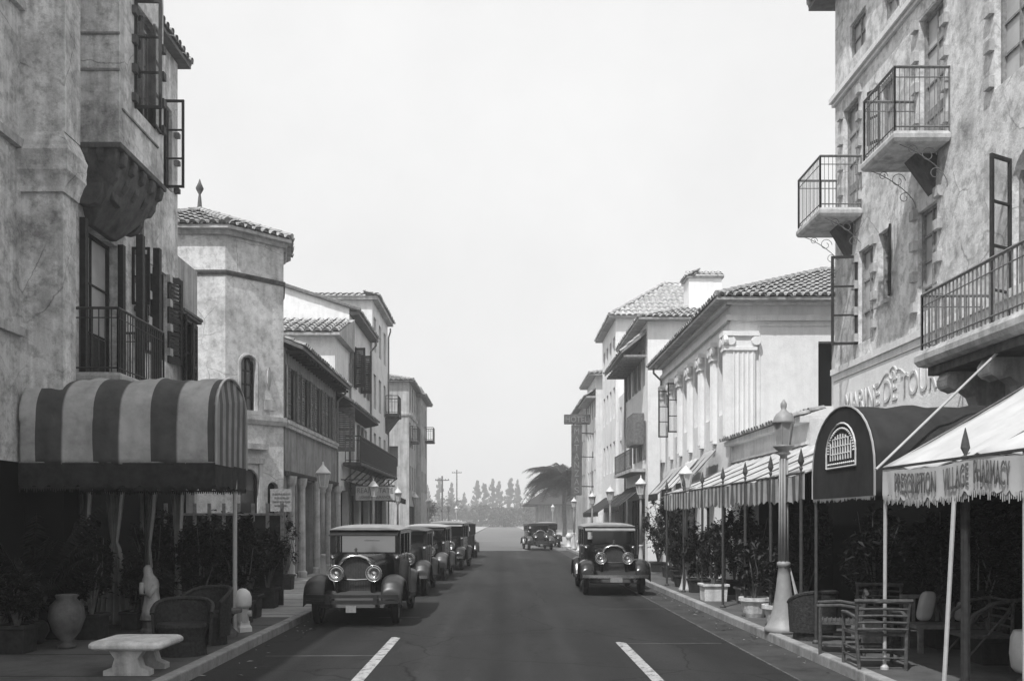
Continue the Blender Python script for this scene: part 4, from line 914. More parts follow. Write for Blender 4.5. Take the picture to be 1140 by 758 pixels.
for k in range(26):
    a = k/25*pi; q.lathe([(0,-.02),(.022,0),(0,.02)], (ex, yc+.45*cos(a), 2.8+.31*sin(a)), 6)
for k in range(14): q.lathe([(0,-.02),(.02,0),(0,.02)], (ex, yc-.45+.069*k, 2.65), 6)
for k in range(-4, 5):
    y = yc+k*.09; zt = 2.78+.26*sqrt(max(0, 1-(k*.09/.45)**2)); q.tube([(ex, y, 2.7), (ex, y, zt)], .012, 4)
for z in (2.78, 2.88, 2.98): q.tube([(ex, yc-.36*sqrt(max(0,1-((z-2.75)/.33)**2)), z), (ex, yc+.36*sqrt(max(0,1-((z-2.75)/.33)**2)), z)], .01, 4)
q.build('emblem', 'lettering_pale', bc)
fringe('fringe', [(x0-.01, yc+hw), (x0-.01, yc-hw)], 2.22, 'canvas_grey', bc, drop=.07)
pole(4.52, 13.15, 2.3, .025, 'iron', bc)
# smaller shop awnings and hoods further along
for k, (y0, y1, xo, zt, mat, lab) in enumerate(((27.2,28.8,5.5,4.0,'canvas_grey','first pale window hood with dark scalloped edge beyond the striped awning'),(29.6,31.4,5.5,3.9,'canvas_white','second hood along the columned hall, white and plain'),(32.2,34.2,5.5,3.8,'canvas_grey','third hood along the columned hall, just before its far corner'),(40.6,46.5,5.2,3.5,'canvas_dark','dark shop awning under the white house with the chimney'),(47.3,56,5.0,3.3,'canvas_dark','darkest long shop awning near the cross street'))):
    r_ = lean_awning('shop_awning', xo, 6.36, y0, y1, zt-1.2, zt-.95, zt, mat, mat if k > 2 else 'canvas_dark', lab, bays=1, sag=.02, scal=.2)
lw = thing('shop_awning', (-5.2, 41, .13), 'dark flat awning under the long gallery on the left row', 'awning')
q = MB(); q.grid(lambda u, v: (-6.3+1.2*v, 37+12*u, 3.5-.5*v), 20, 6); q.build('canopy_cover', 'canvas_dark', lw, solid=.02, fix=False); scallop_skirt('valance', [(-5.1,49),(-5.1,37)], 2.75, 3.0, 'canvas_dark', lw, .3)

# ================================================================== signs
sg_ = thing('hanging_sign', (-4.95, 36, 3.2), 'wide white hanging sign across the left pavement below the gallery', 'sign')
q = MB(); q.box(-5.72,-4.18,35.97,36.03,2.68,3.26); q.build('board', 'paint_pale', sg_, bevel=.01)
q = MB()
for a in ((-5.72,-4.18,3.24,3.28),(-5.72,-4.18,2.66,2.69)): q.box(a[0],a[1],35.95,36.05,a[2],a[3])
q.tube([(-6.3,36,3.5),(-4.2,36,3.5)], .025, 6)
for x in (-5.6,-4.3): q.tube([(x,36,3.26),(x,36,3.5)], .012, 5)
q.build('frame', 'iron', sg_)
text_mesh('REAL ESTATE', 'lettering', lambda u, v, d: (-5.65+u, 35.965-d, 2.97+v), 1.40, .2, 'lettering', sg_, .01)
text_mesh('LOANS  INSURANCE', 'lettering', lambda u, v, d: (-5.55+u, 35.965-d, 2.76+v), 1.2, .11, 'lettering', sg_, .01)
s2 = thing('wall_plaque', (-6.1, 26.4, 1.8), 'small pale notice board fixed beside the tower doorway', 'sign')
q = MB(); q.box(-6.62,-6.0,26.25,26.3,2.15,2.8).tube([(-6.3,26.3,2.6),(-6.3,26.75,2.6)],.02,5).tube([(-6.3,26.3,2.3),(-6.3,26.75,2.3)],.02,5); q.build('board', 'wood_grey', s2)
q = MB()
for z, a, b_ in ((2.66,-6.55,-6.08),(2.55,-6.5,-6.12),(2.44,-6.55,-6.1),(2.33,-6.5,-6.2)):
    x = a
    while x < b_: l = random.uniform(.03,.09); q.box(x,x+l,26.236,26.249,z-.02,z+.02); x += l+.02
q.build('lettering', 'lettering', s2)
vs = thing('vertical_sign', (5.3, 62, 3), 'tall dark vertical hotel sign on the right with a wide top panel', 'sign')
q = MB(); q.box(4.75,5.45,61.9,62.15,3.6,8.35); q.build('board', 'stone_dark', vs, bevel=.03)
q = MB(); q.box(4.25,6.0,61.88,62.17,8.4,9.05); q.build('top_panel', 'stone_dark', vs, bevel=.03)
text_mesh('HOTEL', 'lettering', lambda u, v, d: (4.36+u, 61.87-d, 8.52+v), 1.5, .4, 'wood_grey', vs, .02)
for i, ch_ in enumerate('MATANZAS'): text_mesh(ch_, 'letter', lambda u, v, d, i=i: (4.94+u, 61.89-d, 7.72-i*.57+v), .32, .42, 'wood_grey', vs, .02)
q = MB(); q.tube([(5.4,62,7.8),(6.4,62.5,7.8)],.04,5).tube([(5.4,62,4.2),(6.4,62.5,4.2)],.04,5).tube([(5.4,62,6.2),(6.4,62.5,6.2)],.03,5).tube([(4.9,62,8.4),(5.0,62,8.1),(4.8,62,8.35)],.05,5); q.build_each('bracket', 'iron', vs)

# ================================================================== street lamps
def lamp(x, y, h, label, big=False, pm=None, group='street lamps along both kerbs'):
    r_ = thing('street_lamp', (x, y, .13), label, 'street lamp', group); k = h/3.3; z0 = .13; PM = 'lamp_grey' if big else 'paint_pale'; PW = 'lamp_grey' if big else 'paint_white'
    b0 = .27 if big else .17; ph = h-.62*k
    q = MB(); n = 16
    q.lathe([(b0*1.1,z0),(b0*1.1,z0+.07),(b0*.98,z0+.1),(b0*.78,z0+.2*k),(b0*.6,z0+.36*k),(b0*.46,z0+.58*k),(b0*.36,z0+.8*k),(b0*.31,z0+.92*k),(b0*.40,z0+.94*k),(b0*.38,z0+.98*k),(b0*.26,z0+1.0*k)], (x,y,0), n); q.build('base', PM, r_, smooth=True)
    q = MB(); pr = .075 if big else .05
    q.lathe([(pr,z0+.95*k),(pr*.8,ph-.25),(pr*.75,ph-.1),(pr*1.5,ph-.07),(pr*1.1,ph-.03),(pr*2.1,ph+.03),(pr*2.3,ph+.06)], (x,y,0), 14)
    if big:
        for i in range(8): a = 2*pi*i/8; q.tube([(x+pr*cos(a),y+pr*sin(a),1.1),(x+pr*.78*cos(a),y+pr*.78*sin(a),ph-.15)], .014, 5)
    q.build('post', PM, r_, smooth=True)
    lr = .16*k if not big else .155
    q = MB(); q.lathe([(lr*.62,ph+.06),(lr*.95,ph+.34*k),(lr*.97,ph+.36*k)], (x,y,0), 6); L = q.build('lantern', 'lamp_glass' if not big else 'lamp_grey', r_)
    q = MB()
    for i in range(6):
        a = 2*pi*i/6; q.tube([(x+lr*.64*cos(a),y+lr*.64*sin(a),ph+.05),(x+lr*.97*cos(a),y+lr*.97*sin(a),ph+.36*k)], .012, 4)
    q.tube([(x+lr*.97*cos(2*pi*i/6),y+lr*.97*sin(2*pi*i/6),ph+.36*k) for i in range(6)], .014, 4, closed=True); q.build('lantern_frame', PW, L)
    q = MB(); q.lathe([(lr*1.12,ph+.36*k),(lr*1.1,ph+.39*k),(lr*.98,ph+.45*k),(lr*.75,ph+.5*k),(lr*.42,ph+.53*k),(lr*.25,ph+.56*k),(.05,ph+.6*k),(.05,ph+.64*k),(.01,ph+.7*k)] if big else [(lr*1.2,ph+.36*k),(lr*1.15,ph+.39*k),(lr*.75,ph+.46*k),(lr*.45,ph+.52*k),(lr*.2,ph+.56*k),(.02,ph+.6*k),(.02,ph+.64*k),(0,ph+.66*k)], (x,y,0), 12); q.build('cap', PW, r_, smooth=True)
    return r_
l0 = lamp(4.47, 14.5, 3.72, 'nearest street lamp, large with a flared fluted base beside the dark canopy', True)
q = MB()
for dx, dy in ((.34,-.05),(.42,.12),(.24,-.2)): q.tube([(4.47+dx,14.5+dy,.14),(4.47+.1,14.5,1.15)], .012, 5)
q.build('stay_rod', 'paint_pale', l0)
LY = [21.6, 30.1, 37.2, 44.8, 53.0]; 
nm = ['first lamp on the left pavement, in front of the shop columns', 'second left lamp, white cap against the hanging sign', 'third left lamp, past the hanging sign', 'fourth left lamp, above the roof of a parked sedan', 'fifth left lamp, furthest before the cross street']
for y, l in zip(LY, nm): lamp(-4.2, y, 3.25, l)
nm = ['white capped lamp rising through the striped awning', 'lamp behind the right hand parked sedan, pale lantern', 'slim lamp on the right just left of the parked sedan roof', 'furthest lamp on the right near the white posts', 'right hand lamp next to the dark shop awning']
for (x, y), l in zip(((4.6,22.8),(4.45,29.2),(4.45,44.8),(4.45,56.0),(4.4,37.0)), nm): lamp(x, y, 3.3, l)
for x, y, h, l in ((-4.3,75,3.3,'first lamp beyond the cross street on the left'),(-4.3,88,3.3,'second lamp beyond the cross street on the left'),(4.5,80,3.3,'lamp beyond the cross street on the right')): lamp(x, y, h, l)

# ================================================================== motor cars
DISC = [False]
def wheel(x, y, r_, par, name='wheel', ax='x'):
    q = MB(); w_ = .07
    q.lathe([(r_*.74,-w_*.8),(r_*.86,-w_),(r_*.97,-w_*.75),(r_,0),(r_*.97,w_*.75),(r_*.86,w_),(r_*.74,w_*.8),(r_*.74,-w_*.8)], (x,y,r_), 22, ax); 
    wh = q.build(name, 'rubber', par, smooth=True)
    q = MB()
    q.lathe([(r_*.64,-.035),(r_*.75,-.05),(r_*.75,.05),(r_*.64,.035),(r_*.64,-.035)], (x,y,r_), 22, ax)
    if DISC[0]: q.lathe([(0,-.03),(r_*.2,-.05),(r_*.5,-.03),(r_*.66,-.045),(r_*.66,.045),(r_*.5,.03),(r_*.2,.05),(0,.03)], (x,y,r_), 22, ax)
    for k in range(0 if DISC[0] else 10):
        a = 2*pi*k/10; q.tube([(x,y+.06*cos(a),r_+.06*sin(a)),(x,y+r_*.68*cos(a),r_+r_*.68*sin(a))], .018, 5)
    q.lathe([(0,-.09),(.05,-.09),(.08,-.05),(.08,.05),(.05,.09),(0,.09)], (x,y,r_), 12, ax); q.build('rim', 'chrome_dull', wh); return wh
def car(loc, label, rz=0, paint='coach_paint', roofm='roof_fabric', bumper='double', hgt=1.78, screen='windscreen_glass', visor=True, group='parked motor cars', fend=None):
    c = thing('parked_car', (0,0,0), label, 'car', group); fend = fend or paint
    wb = 1.48
    def rr(y, w_, z0, z1, r_, n=5):
        pts = []
        for cx_, cz_, a0 in ((w_/2-r_, z1-r_, 0), (-w_/2+r_, z1-r_, 90), (-w_/2+.04, z0+.04, 180), (w_/2-.04, z0+.04, 270)):
            rad = r_ if a0 < 180 else .04
            for k in range(n): a = R(a0+90*k/(n-1)); pts.append((cx_+rad*cos(a), y, cz_+rad*sin(a)))
        return pts
    # bonnet and lower body
    q = MB(); q.loft([rr(-1.62,.58,.52,1.20,.2), rr(-1.2,.68,.50,1.23,.2), rr(-.75,.88,.48,1.25,.2), rr(-.5,1.12,.46,1.26,.18)])
    b_ = q.build('bonnet', paint, c, smooth=True)
    for s in (-1, 1):
        q = MB()
        for k in range(14): y = -1.42+k*.055; x = s*(.335+(.10*(k/13))); q.add([(x+s*.012,y,.70),(x+s*.012,y,1.0),(x+s*.0,y+.03,1.0),(x,y+.03,.70),(x+s*.03,y+.01,.71),(x+s*.03,y+.01,.99)], [(0,1,5,4),(3,4,5,2),(0,4,3),(1,2,5)])
        q.build('louvres', paint, b_)
    q = MB(); q.loft([rr(-.5,1.16,.44,1.24,.10), rr(-.2,1.30,.42,1.25,.08), rr(.6,1.38,.42,1.25,.08), rr(1.4,1.36,.44,1.25,.08), rr(1.85,1.24,.55,1.22,.12), rr(1.98,1.05,.62,1.15,.15)]); body = q.build('body', paint, c, smooth=False, bevel=.01)
    # greenhouse : pillars, rails, roof
    zt = hgt-.10
    q = MB()
    for s in (-1, 1):
        for y0, y1 in ((-.46,-.39),(.30,.38),(1.02,1.10)): q.box(s*.66-.025, s*.66+.025, y0, y1, 1.24, zt)
        q.box(s*.66-.027, s*.66+.027, 1.42, 1.86, 1.22, zt); q.box(s*.66-.03, s*.66+.03, -.47, 1.87, zt-.06, zt+.02)
        for y in (-.41,.34,1.06): q.box(s*.69-.004, s*.69+.006, y-.005, y+.005, .5, 1.24)
    q.box(-.66,-.40,1.80,1.88,1.18,zt).box(.40,.66,1.80,1.88,1.18,zt).box(-.4,.4,1.80,1.88,1.18,1.34).box(-.4,.4,1.80,1.88,1.56,zt)
    q.box(-.63,.63,-.47,-.41,1.24,1.28).box(-.63,.63,-.47,-.41,zt-.09,zt+.0); q.box(-.63,-.585,-.47,-.41,1.24,zt).box(.585,.63,-.47,-.41,1.24,zt)
    q.build('window_frame', paint, c)
    q = MB(); ny = 10
    def rf(u, v):
        x = (u-.5)*2; y = -.62+v*2.6; a = 1-abs(x)**4; e_ = min(1, min(v, 1-v)*9); return (x*.71*(.94+.06*e_), y, zt+.015+.085*a*(.55+.45*e_)+.02*sin(pi*v))
    q.grid(rf, 14, 14); q.grid(lambda u, v: (rf(u,v)[0], rf(u,v)[1], zt+.005), 14, 14)
    q.loft([[rf(u/14,0) for u in range(15)], [(rf(u/14,0)[0], rf(u/14,0)[1], zt+.005) for u in range(15)]], cap=False) ; q.loft([[rf(u/14,1) for u in range(15)], [(rf(u/14,1)[0], rf(u/14,1)[1], zt+.005) for u in range(15)]], cap=False)
    q.loft([[rf(0,v/14) for v in range(15)], [(rf(0,v/14)[0], rf(0,v/14)[1], zt+.005) for v in range(15)]], cap=False); q.loft([[rf(1,v/14) for v in range(15)], [(rf(1,v/14)[0], rf(1,v/14)[1], zt+.005) for v in range(15)]], cap=False)
    q.build('roof', roofm, c, smooth=True)
    if visor:
        q = MB(); q.add([(-.66,-.48,zt-.02),(.66,-.48,zt-.02),(.66,-.76,zt-.10),(-.66,-.76,zt-.10),(-.66,-.48,zt-.0),(.66,-.48,zt-.0),(.66,-.76,zt-.075),(-.66,-.76,zt-.075)], [(0,1,2,3),(7,6,5,4),(0,3,7,4),(1,5,6,2),(3,2,6,7)]); q.build('visor', 'coach_paint_dusty' if bumper == 'double' else roofm, c)
    q = MB(); q.box(-.45,.585,-.448,-.436,1.28,zt-.09); q.build('windscreen', screen, c)
    for s in (-1, 1):
        for y0, y1 in ((-.39,.30),(.38,1.02),(1.10,1.42)):
            q = MB(); q.box(s*.66-.004, s*.66+.004, y0, y1, 1.24, zt-.06); q.build('side_window', 'clear_glass', c)
    q = MB(); q.box(-.4,.4,1.835,1.845,1.34,1.56); q.build('rear_window', 'clear_glass', c)
    q = MB(); q.box(-.58,.58,.1,.3,.7,1.32).box(-.58,.58,1.25,1.5,.7,1.36); q.build('seats', 'seat_cloth', c, bevel=.04)
    # radiator
    q = MB(); P = [(-.30,.50),(-.31,.9),(-.29,1.08),(-.2,1.2),(-.08,1.245),(.08,1.245),(.2,1.2),(.29,1.08),(.31,.9),(.30,.50)]
    q.tube([(x,-1.68,z) for x, z in P], .038, 8).lathe([(.045,0),(.05,.03),(.02,.06),(.03,.11),(0,.14)], (0,-1.66,1.27), 10)
    ra = q.build('radiator_shell', 'coach_paint_dusty', c, smooth=True)
    q = MB(); q.tube([(x,-1.70,z+.004) for x, z in P[2:8]], .03, 8); q.build('cap_rim', 'chrome', ra, smooth=True)
    q = MB(); q.prism(P, lambda x, z: (x*.96,-1.66,z), lambda x, z: (x,-1.58,z))
    for k in range(19): x = -.27+k*.03; q.box(x-.004, x+.004, -1.672, -1.66, .52, 1.2-max(0,abs(x)-.12)*.9)
    q.build('grille', 'iron', ra)
    # wings
    for s in (-1, 1):
        path = [(-2.06,.46),(-2.03,.66),(-1.92,.80),(-1.72,.885),(-1.48,.90),(-1.24,.84),(-1.02,.68),(-.82,.50),(-.62,.40),(-.5,.38)]
        def fw(u, v, path=path, s=s):
            t = u*(len(path)-1); i = min(int(t), len(path)-2); f = t-i; y = path[i][0]*(1-f)+path[i+1][0]*f; z = path[i][1]*(1-f)+path[i+1][1]*f
            x = .50+.38*v; cz = -.10*(abs(v-.45)/.55)**2.4
            return (s*x, y, z+cz)
        q = MB(); q.grid(fw, 36, 8); f = q.build('front_wing', fend, c, smooth=True, solid=.02, fix=False)
        path2 = [(.95,.38),(1.05,.52),(1.16,.70),(1.32,.82),(1.5,.855),(1.70,.81),(1.88,.68),(2.0,.50),(2.05,.40)]
        def fw2(u, v, path=path2, s=s):
            t = u*(len(path)-1); i = min(int(t), len(path)-2); f = t-i; y = path[i][0]*(1-f)+path[i+1][0]*f; z = path[i][1]*(1-f)+path[i+1][1]*f
            return (s*(.60+.27*v), y, z-.09*(abs(v-.4)/.6)**2.4)
        q = MB(); q.grid(fw2, 32, 7); q.build('rear_wing', fend, c, smooth=True, solid=.02, fix=False)
        q = MB(); q.box(min(s*.64,s*.87), max(s*.64,s*.87), -.55, 1.0, .34, .385); q.box(min(s*.62,s*.64), max(s*.62,s*.64), -.5, 1.0, .36, .5); q.build('running_board', 'rubber', c)
        wheel(s*.71, -wb, .37, c); wheel(s*.71, wb, .37, c)
        q = MB(); q.lathe([(.0,.15),(.06,.14),(.13,.06),(.145,0),(.15,-.035),(.155,-.045),(.15,-.055),(.134,-.05),(.134,-.02)], (s*.34,-1.76,.94), 18, 'y'); h = q.build('headlight', 'chrome', c, smooth=True)
        q = MB(); q.lathe([(.132,-.036),(.12,-.040),(.07,-.042),(.068,-.036),(.03,-.038),(0,-.05)], (s*.34,-1.76,.94), 18, 'y'); q.build('lens', 'lens_glass', h, smooth=True)
        q = MB(); q.lathe([(0,.08),(.04,.06),(.05,0),(.045,-.02),(0,-.03)], (s*.62,-.56,1.18), 10, 'y'); q.build('side_lamp', 'chrome', c, smooth=True)
        q = MB(); q.box(s*.69-.012,s*.69+.02,.20,.28,.98,1.0); q.build('door_handle', 'chrome', c)
        q = MB(); q.box(s*.40-.03, s*.40+.03, -2.05, 2.0, .42, .50); q.build('chassis_rail', 'iron', c)
    q = MB(); q.tube([(-.46,-1.72,.84),(0,-1.74,.82),(.46,-1.72,.84)], .018, 6).tube([(-.34,-1.72,.86),(-.34,-1.72,.6)], .018, 6).tube([(.34,-1.72,.86),(.34,-1.72,.6)], .018, 6); q.build('lamp_bar', 'coach_paint_dusty', c)
    q = MB(); bm_ = .82
    rows = (.56,.45) if bumper == 'double' else (.50,)
    for z in rows:
        hh_ = .028 if bumper == 'double' else .038
        q.loft([[(x,-2.24+.14*(x/bm_)**2,z-hh_),(x,-2.215+.14*(x/bm_)**2,z-hh_),(x,-2.215+.14*(x/bm_)**2,z+hh_),(x,-2.24+.14*(x/bm_)**2,z+hh_)] for x in [bm_*(k/10-1) for k in range(21)]])
    for x in (-.4,.4): q.box(x-.02, x+.02, -2.22, -1.95, .46, .50)
    if bumper == 'double':
        for x in (-.42, .42): q.box(x-.035, x+.035, -2.235, -2.20, .42, .59)
    q.build('bumper', 'coach_paint_dusty' if bumper == 'double' else 'chrome', c)
    q = MB(); q.add([(-.62,-1.98,.34),(.62,-1.98,.34),(.62,-1.68,.62),(-.62,-1.68,.62),(-.62,-1.66,.3),(.62,-1.66,.3)], [(0,1,2,3),(0,4,5,1),(1,5,2),(0,3,4),(4,3,2,5)]); q.build('splash_apron', 'apron', c)
    q = MB(); q.box(-.5,.5,-1.9,-1.65,.36,.46).tube([(-.7,-1.48,.37),(.7,-1.48,.37)], .035, 6).tube([(-.7,1.48,.37),(.7,1.48,.37)], .05, 6).box(-.45,.45,-1.6,1.7,.34,.44); q.build('undercarriage', 'apron' if bumper == 'double' else 'coach_paint_dusty', c)
    q = MB(); q.box(-.09,.09,-2.262,-2.255,.28,.40) if bumper == 'double' else q.box(-.15,.15,-2.255,-2.246,.36,.48); q.build('number_plate', 'number_plate', c)
    # spare on the tail
    q = MB(); q.lathe([(.25,-.07),(.33,-.075),(.37,0),(.33,.075),(.25,.07),(.25,-.07)], (0,2.12,.82), 20, 'y'); sp = q.build('spare_wheel', 'rubber', c, smooth=True); q = MB(); q.lathe([(0,-.02),(.25,-.05),(.25,.05),(0,.02)], (0,2.12,.82), 18, 'y'); q.build('rim', 'chrome_dull', sp)
    c.location = loc; c.rotation_euler.z = rz; return c
for k in list(MAT): pass
c1 = car((-2.66, 18.35, 0), 'big black sedan nearest on the left, pale roof, double bumper and bright windscreen', rz=R(.5), fend='coach_paint_dusty', hgt=1.80)
q = MB(); q.lathe([(.25,-.08),(.34,-.085),(.38,0),(.34,.085),(.25,.08),(.25,-.08)], (.80,-.72,.78), 20, 'x'); sw_ = q.build('side_mounted_wheel', 'rubber', c1, smooth=True); sw_.location = (0,0,0); LOC[sw_.name] = (0,0,0)
q = MB(); q.lathe([(0,-.09),(.25,-.09),(.25,.09),(0,.09)], (.80,-.72,.78), 18, 'x'); q.build('cover', 'coach_paint_dusty', sw_)
c2 = car((2.90, 25.0, 0), 'boxy black sedan alone on the right, one straight pale bumper bar and light visor edge', rz=R(-1.0), bumper='single', screen='glass', roofm='roof_fabric', hgt=1.82)
q = MB(); q.tube([(.1,18.0,1.5)], .01) if False else q.box(-.02,.28,-.458,-.452,1.50,1.51); wp = q.build('wiper', 'iron', c1)
DISC[0] = True
c3 = car((-2.64,24.7,0), 'second parked sedan on the left, tucked behind the big nearest one', hgt=1.72, screen='glass', bumper='single', roofm='roof_fabric_dark', visor=False, paint='coach_paint_dusty')
DISC[0] = False
c4 = car((-2.50,30.6,0), 'third sedan in the left row with a pale roof and visible side windows', rz=R(-2), hgt=1.80, screen='clear_glass', roofm='canvas_grey', bumper='double', fend='fender_grey')
c5 = car((-2.15,36.8,0), 'fourth sedan of the left row, standing out furthest into the road', rz=R(-3), hgt=1.86, screen='glass', roofm='roof_fabric', bumper='single', visor=True)
DISC[0] = True
c6 = car((-2.1,47.8,0), 'last dark car of the left row near the cross street, seen from behind', rz=R(184), hgt=1.80, screen='glass', roofm='roof_fabric_dark')
DISC[0] = False
c7 = car((2.35,60.0,0), 'dark car at the far right kerb just inside the cross street, nearest the centre', rz=R(5), hgt=1.74, screen='glass', roofm='roof_fabric_dark', bumper='double', fend='fender_grey')
c8 = car((3.35,66.5,0), 'hazy dark car half hidden at the far right by the palm', rz=R(2), hgt=1.78, screen='glass', roofm='roof_fabric')
c3.scale = (.98,.95,.99); c4.scale = (.99,.93,.98); c5.scale = (1.0,1.04,1.0)

# ================================================================== plants
def leaf_cloud(q, c, rad, n, size, clump=.35, flat=.4, nc=None):
    nc = nc or max(5, int(n/60)); cs = []
    for k in range(nc):
        while True:
            p = Vector((random.uniform(-1,1), random.uniform(-1,1), random.uniform(-1,1)))
            if p.length < 1 and p.length > .35: break
        cs.append((p, random.uniform(.5, 1)*clump))
    for k in range(n):
        p, s = random.choice(cs); d = Vector((random.gauss(0,1), random.gauss(0,1), random.gauss(0,1))); d = d.normalized()*abs(random.gauss(0,.55))*s; p = p*.82+d
        P = Vector((c[0]+p.x*rad[0], c[1]+p.y*rad[1], c[2]+p.z*rad[2]))
        a = Vector((random.uniform(-1,1), random.uniform(-1,1), random.uniform(-.6,.5))).normalized(); b_ = a.cross(Vector((random.uniform(-.5,.5), random.uniform(-.5,.5), 1))).normalized(); l = size*random.uniform(.6,1.3)
        q.add([P-a*l*.5, P+b_*l*.22+Vector((0,0,l*.06)), P+a*l*.55-Vector((0,0,l*.12)), P-b_*l*.22+Vector((0,0,l*.06))], [(0,1,2,3)])
def twigs(q, base, c, rad, n, r_=.012):
    for k in range(n):
        e_ = Vector((c[0]+random.uniform(-.7,.7)*rad[0], c[1]+random.uniform(-.7,.7)*rad[1], c[2]+random.uniform(-.2,.8)*rad[2])); b_ = Vector(base)
        m_ = b_.lerp(e_, .5)+Vector((random.uniform(-.08,.08), random.uniform(-.08,.08), .08)); q.tube([b_, m_, e_], [r_*1.5, r_, r_*.4], 5)
def shrub(x, y, h, w_, pot, label, group='potted shrubs under the awnings', dens=900, size=.10, mat='leaf', z0=.13, name='potted_plant', shape=1.0):
    r_ = thing(name, (x, y, z0), label, 'plant', group); ph = 0
    if pot:
        kind, pw, ph, pm = pot
        q = MB()
        if kind == 'box':
            q.loft([[(x+a*pw*k, y+b_*pw*k, z0+z) for a, b_ in ((-.5,-.5),(.5,-.5),(.5,.5),(-.5,.5))] for k, z in ((.88,0),(.95,ph*.85),(1.08,ph*.86),(1.08,ph),(.92,ph),(.9,ph*.9))])
        else: q.lathe([(pw*.30,z0),(pw*.36,z0+ph*.2),(pw*.46,z0+ph*.8),(pw*.52,z0+ph*.82),(pw*.52,z0+ph),(pw*.44,z0+ph),(pw*.4,z0+ph*.9)], (x,y,0), 16)
        q.build('planter', pm, r_, bevel=.01 if kind == 'box' else 0)
    q = MB(); c = (x, y, z0+ph+(h-ph)*.55); rad = (w_/2, w_/2, (h-ph)*.5); leaf_cloud(q, c, rad, dens, size); q.build('foliage', mat, r_, fix=False)
    q = MB(); twigs(q, (x, y, z0+ph*.8), c, rad, 9); q.build('stems', 'bark', r_); return r_
def frond(q, base, ang, L, droop, width=.35, nl=22, rise=.8, lw=.09):
    pts = []; d = Vector((cos(ang), sin(ang), 0)); b_ = Vector(base)
    for k in range(11): t = k/10; pts.append(b_+d*L*t*(1-.15*t)+Vector((0,0,L*(rise*t-droop*t*t))))
    q.tube(pts, [.02*(1-.8*k/10)*max(1,L/1.5) for k in range(11)], 4)
    s = Vector((-d.y, d.x, 0))
    for k in range(nl):
        t = .12+.88*k/nl; i = min(int(t*10), 9); f = t*10-i; p = pts[i].lerp(pts[i+1], f); w_ = width*(.35+.65*sin(pi*min(1,t*.9+.1)))
        for sg in (-1, 1):
            tip = p+s*sg*w_*.9+d*w_*.55-Vector((0,0,w_*random.uniform(.25,.7))); wd = (pts[i+1]-pts[i]).normalized()*w_*lw
            q.add([p-wd, p+wd, tip], [(0,1,2)])
def palm(x, y, h, n, L, label, mat='leaf_dark', droop=.95, z0=.13, name='palm', pot=None, trunk_r=.09, group=None, rise=.85, width=.35):
    r_ = thing(name, (x,y,z0), label, 'palm tree' if h > 3 else 'plant', group)
    q = MB()
    for k in range(n): frond(q, (x, y, z0+h+random.uniform(-.1,.1)*L), 2*pi*k/n*1.618*1.0+random.uniform(-.2,.2), L*random.uniform(.8,1.1), droop*random.uniform(.6,1.2), width*L/1.2, rise=rise*random.uniform(.3,1.25), nl=22 if L < 2 else 46, lw=.09 if L < 2 else .05)
    q.build('crown', mat, r_, fix=False)
    q = MB(); m_ = 9; q.tube([(x+.03*sin(k), y, z0+h*k/m_) for k in range(m_+1)], [trunk_r*(1.25 if k == 0 else 1+.12*(k % 2)) for k in range(m_+1)], 9); q.build('trunk', 'bark', r_)
    if pot: q = MB(); q.lathe([(pot*.6,z0),(pot,z0+pot*.8),(pot*.9,z0+pot*1.3),(pot*.65,z0+pot*1.5)], (x,y,0), 14); q.build('pot', 'clay_pot', r_, smooth=True)
    return r_
# left group under the awning
palm(-6.75, 13.2, .7, 36, 1.0, 'dark bushy palm at the left edge in front of the curtains', pot=.22, droop=.4, rise=1.4, name='potted_palm')
palm(-7.0, 12.8, .5, 24, .9, 'dark palm against the hotel wall at the far left edge', pot=.2, droop=.45, rise=1.2, name='potted_palm')
palm(-5.75, 15.0, .6, 20, .55, 'slender dark palm between the stone table and the tied curtains', pot=.16, droop=.5, rise=1.2, name='potted_palm')
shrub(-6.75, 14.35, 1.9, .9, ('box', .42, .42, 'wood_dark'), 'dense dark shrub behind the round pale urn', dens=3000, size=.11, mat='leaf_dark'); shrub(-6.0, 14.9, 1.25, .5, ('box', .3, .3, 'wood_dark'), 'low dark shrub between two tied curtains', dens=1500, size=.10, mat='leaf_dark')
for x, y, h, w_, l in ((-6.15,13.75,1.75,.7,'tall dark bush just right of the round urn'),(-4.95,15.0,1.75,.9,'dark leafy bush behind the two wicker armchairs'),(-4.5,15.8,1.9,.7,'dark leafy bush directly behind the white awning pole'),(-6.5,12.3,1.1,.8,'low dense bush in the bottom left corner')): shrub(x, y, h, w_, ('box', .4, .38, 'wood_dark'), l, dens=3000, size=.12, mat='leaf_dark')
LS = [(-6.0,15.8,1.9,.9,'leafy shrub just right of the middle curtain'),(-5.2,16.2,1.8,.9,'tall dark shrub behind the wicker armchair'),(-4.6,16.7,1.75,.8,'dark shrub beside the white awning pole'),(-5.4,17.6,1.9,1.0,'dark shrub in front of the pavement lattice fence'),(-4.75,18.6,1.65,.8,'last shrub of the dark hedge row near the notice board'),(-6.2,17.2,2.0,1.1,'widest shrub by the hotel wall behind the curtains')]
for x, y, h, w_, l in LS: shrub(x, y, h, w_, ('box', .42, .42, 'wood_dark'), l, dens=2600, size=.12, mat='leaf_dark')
shrub(-5.35, 21.0, 1.55, .7, ('box', .38, .36, 'stone_dark'), 'potted bush in a pale box near the first left lamp', dens=900, mat='leaf'); shrub(-5.55, 23.6, 1.9, .8, ('box', .4, .38, 'wood_dark'), 'bush in a dark tub beside the tower door', dens=900, mat='leaf_dark')
shrub(-6.1, 24.6, 2.0, .7, ('box', .4, .4, 'wood_dark'), 'tall dark bush against the tower base', dens=900, mat='leaf_dark')
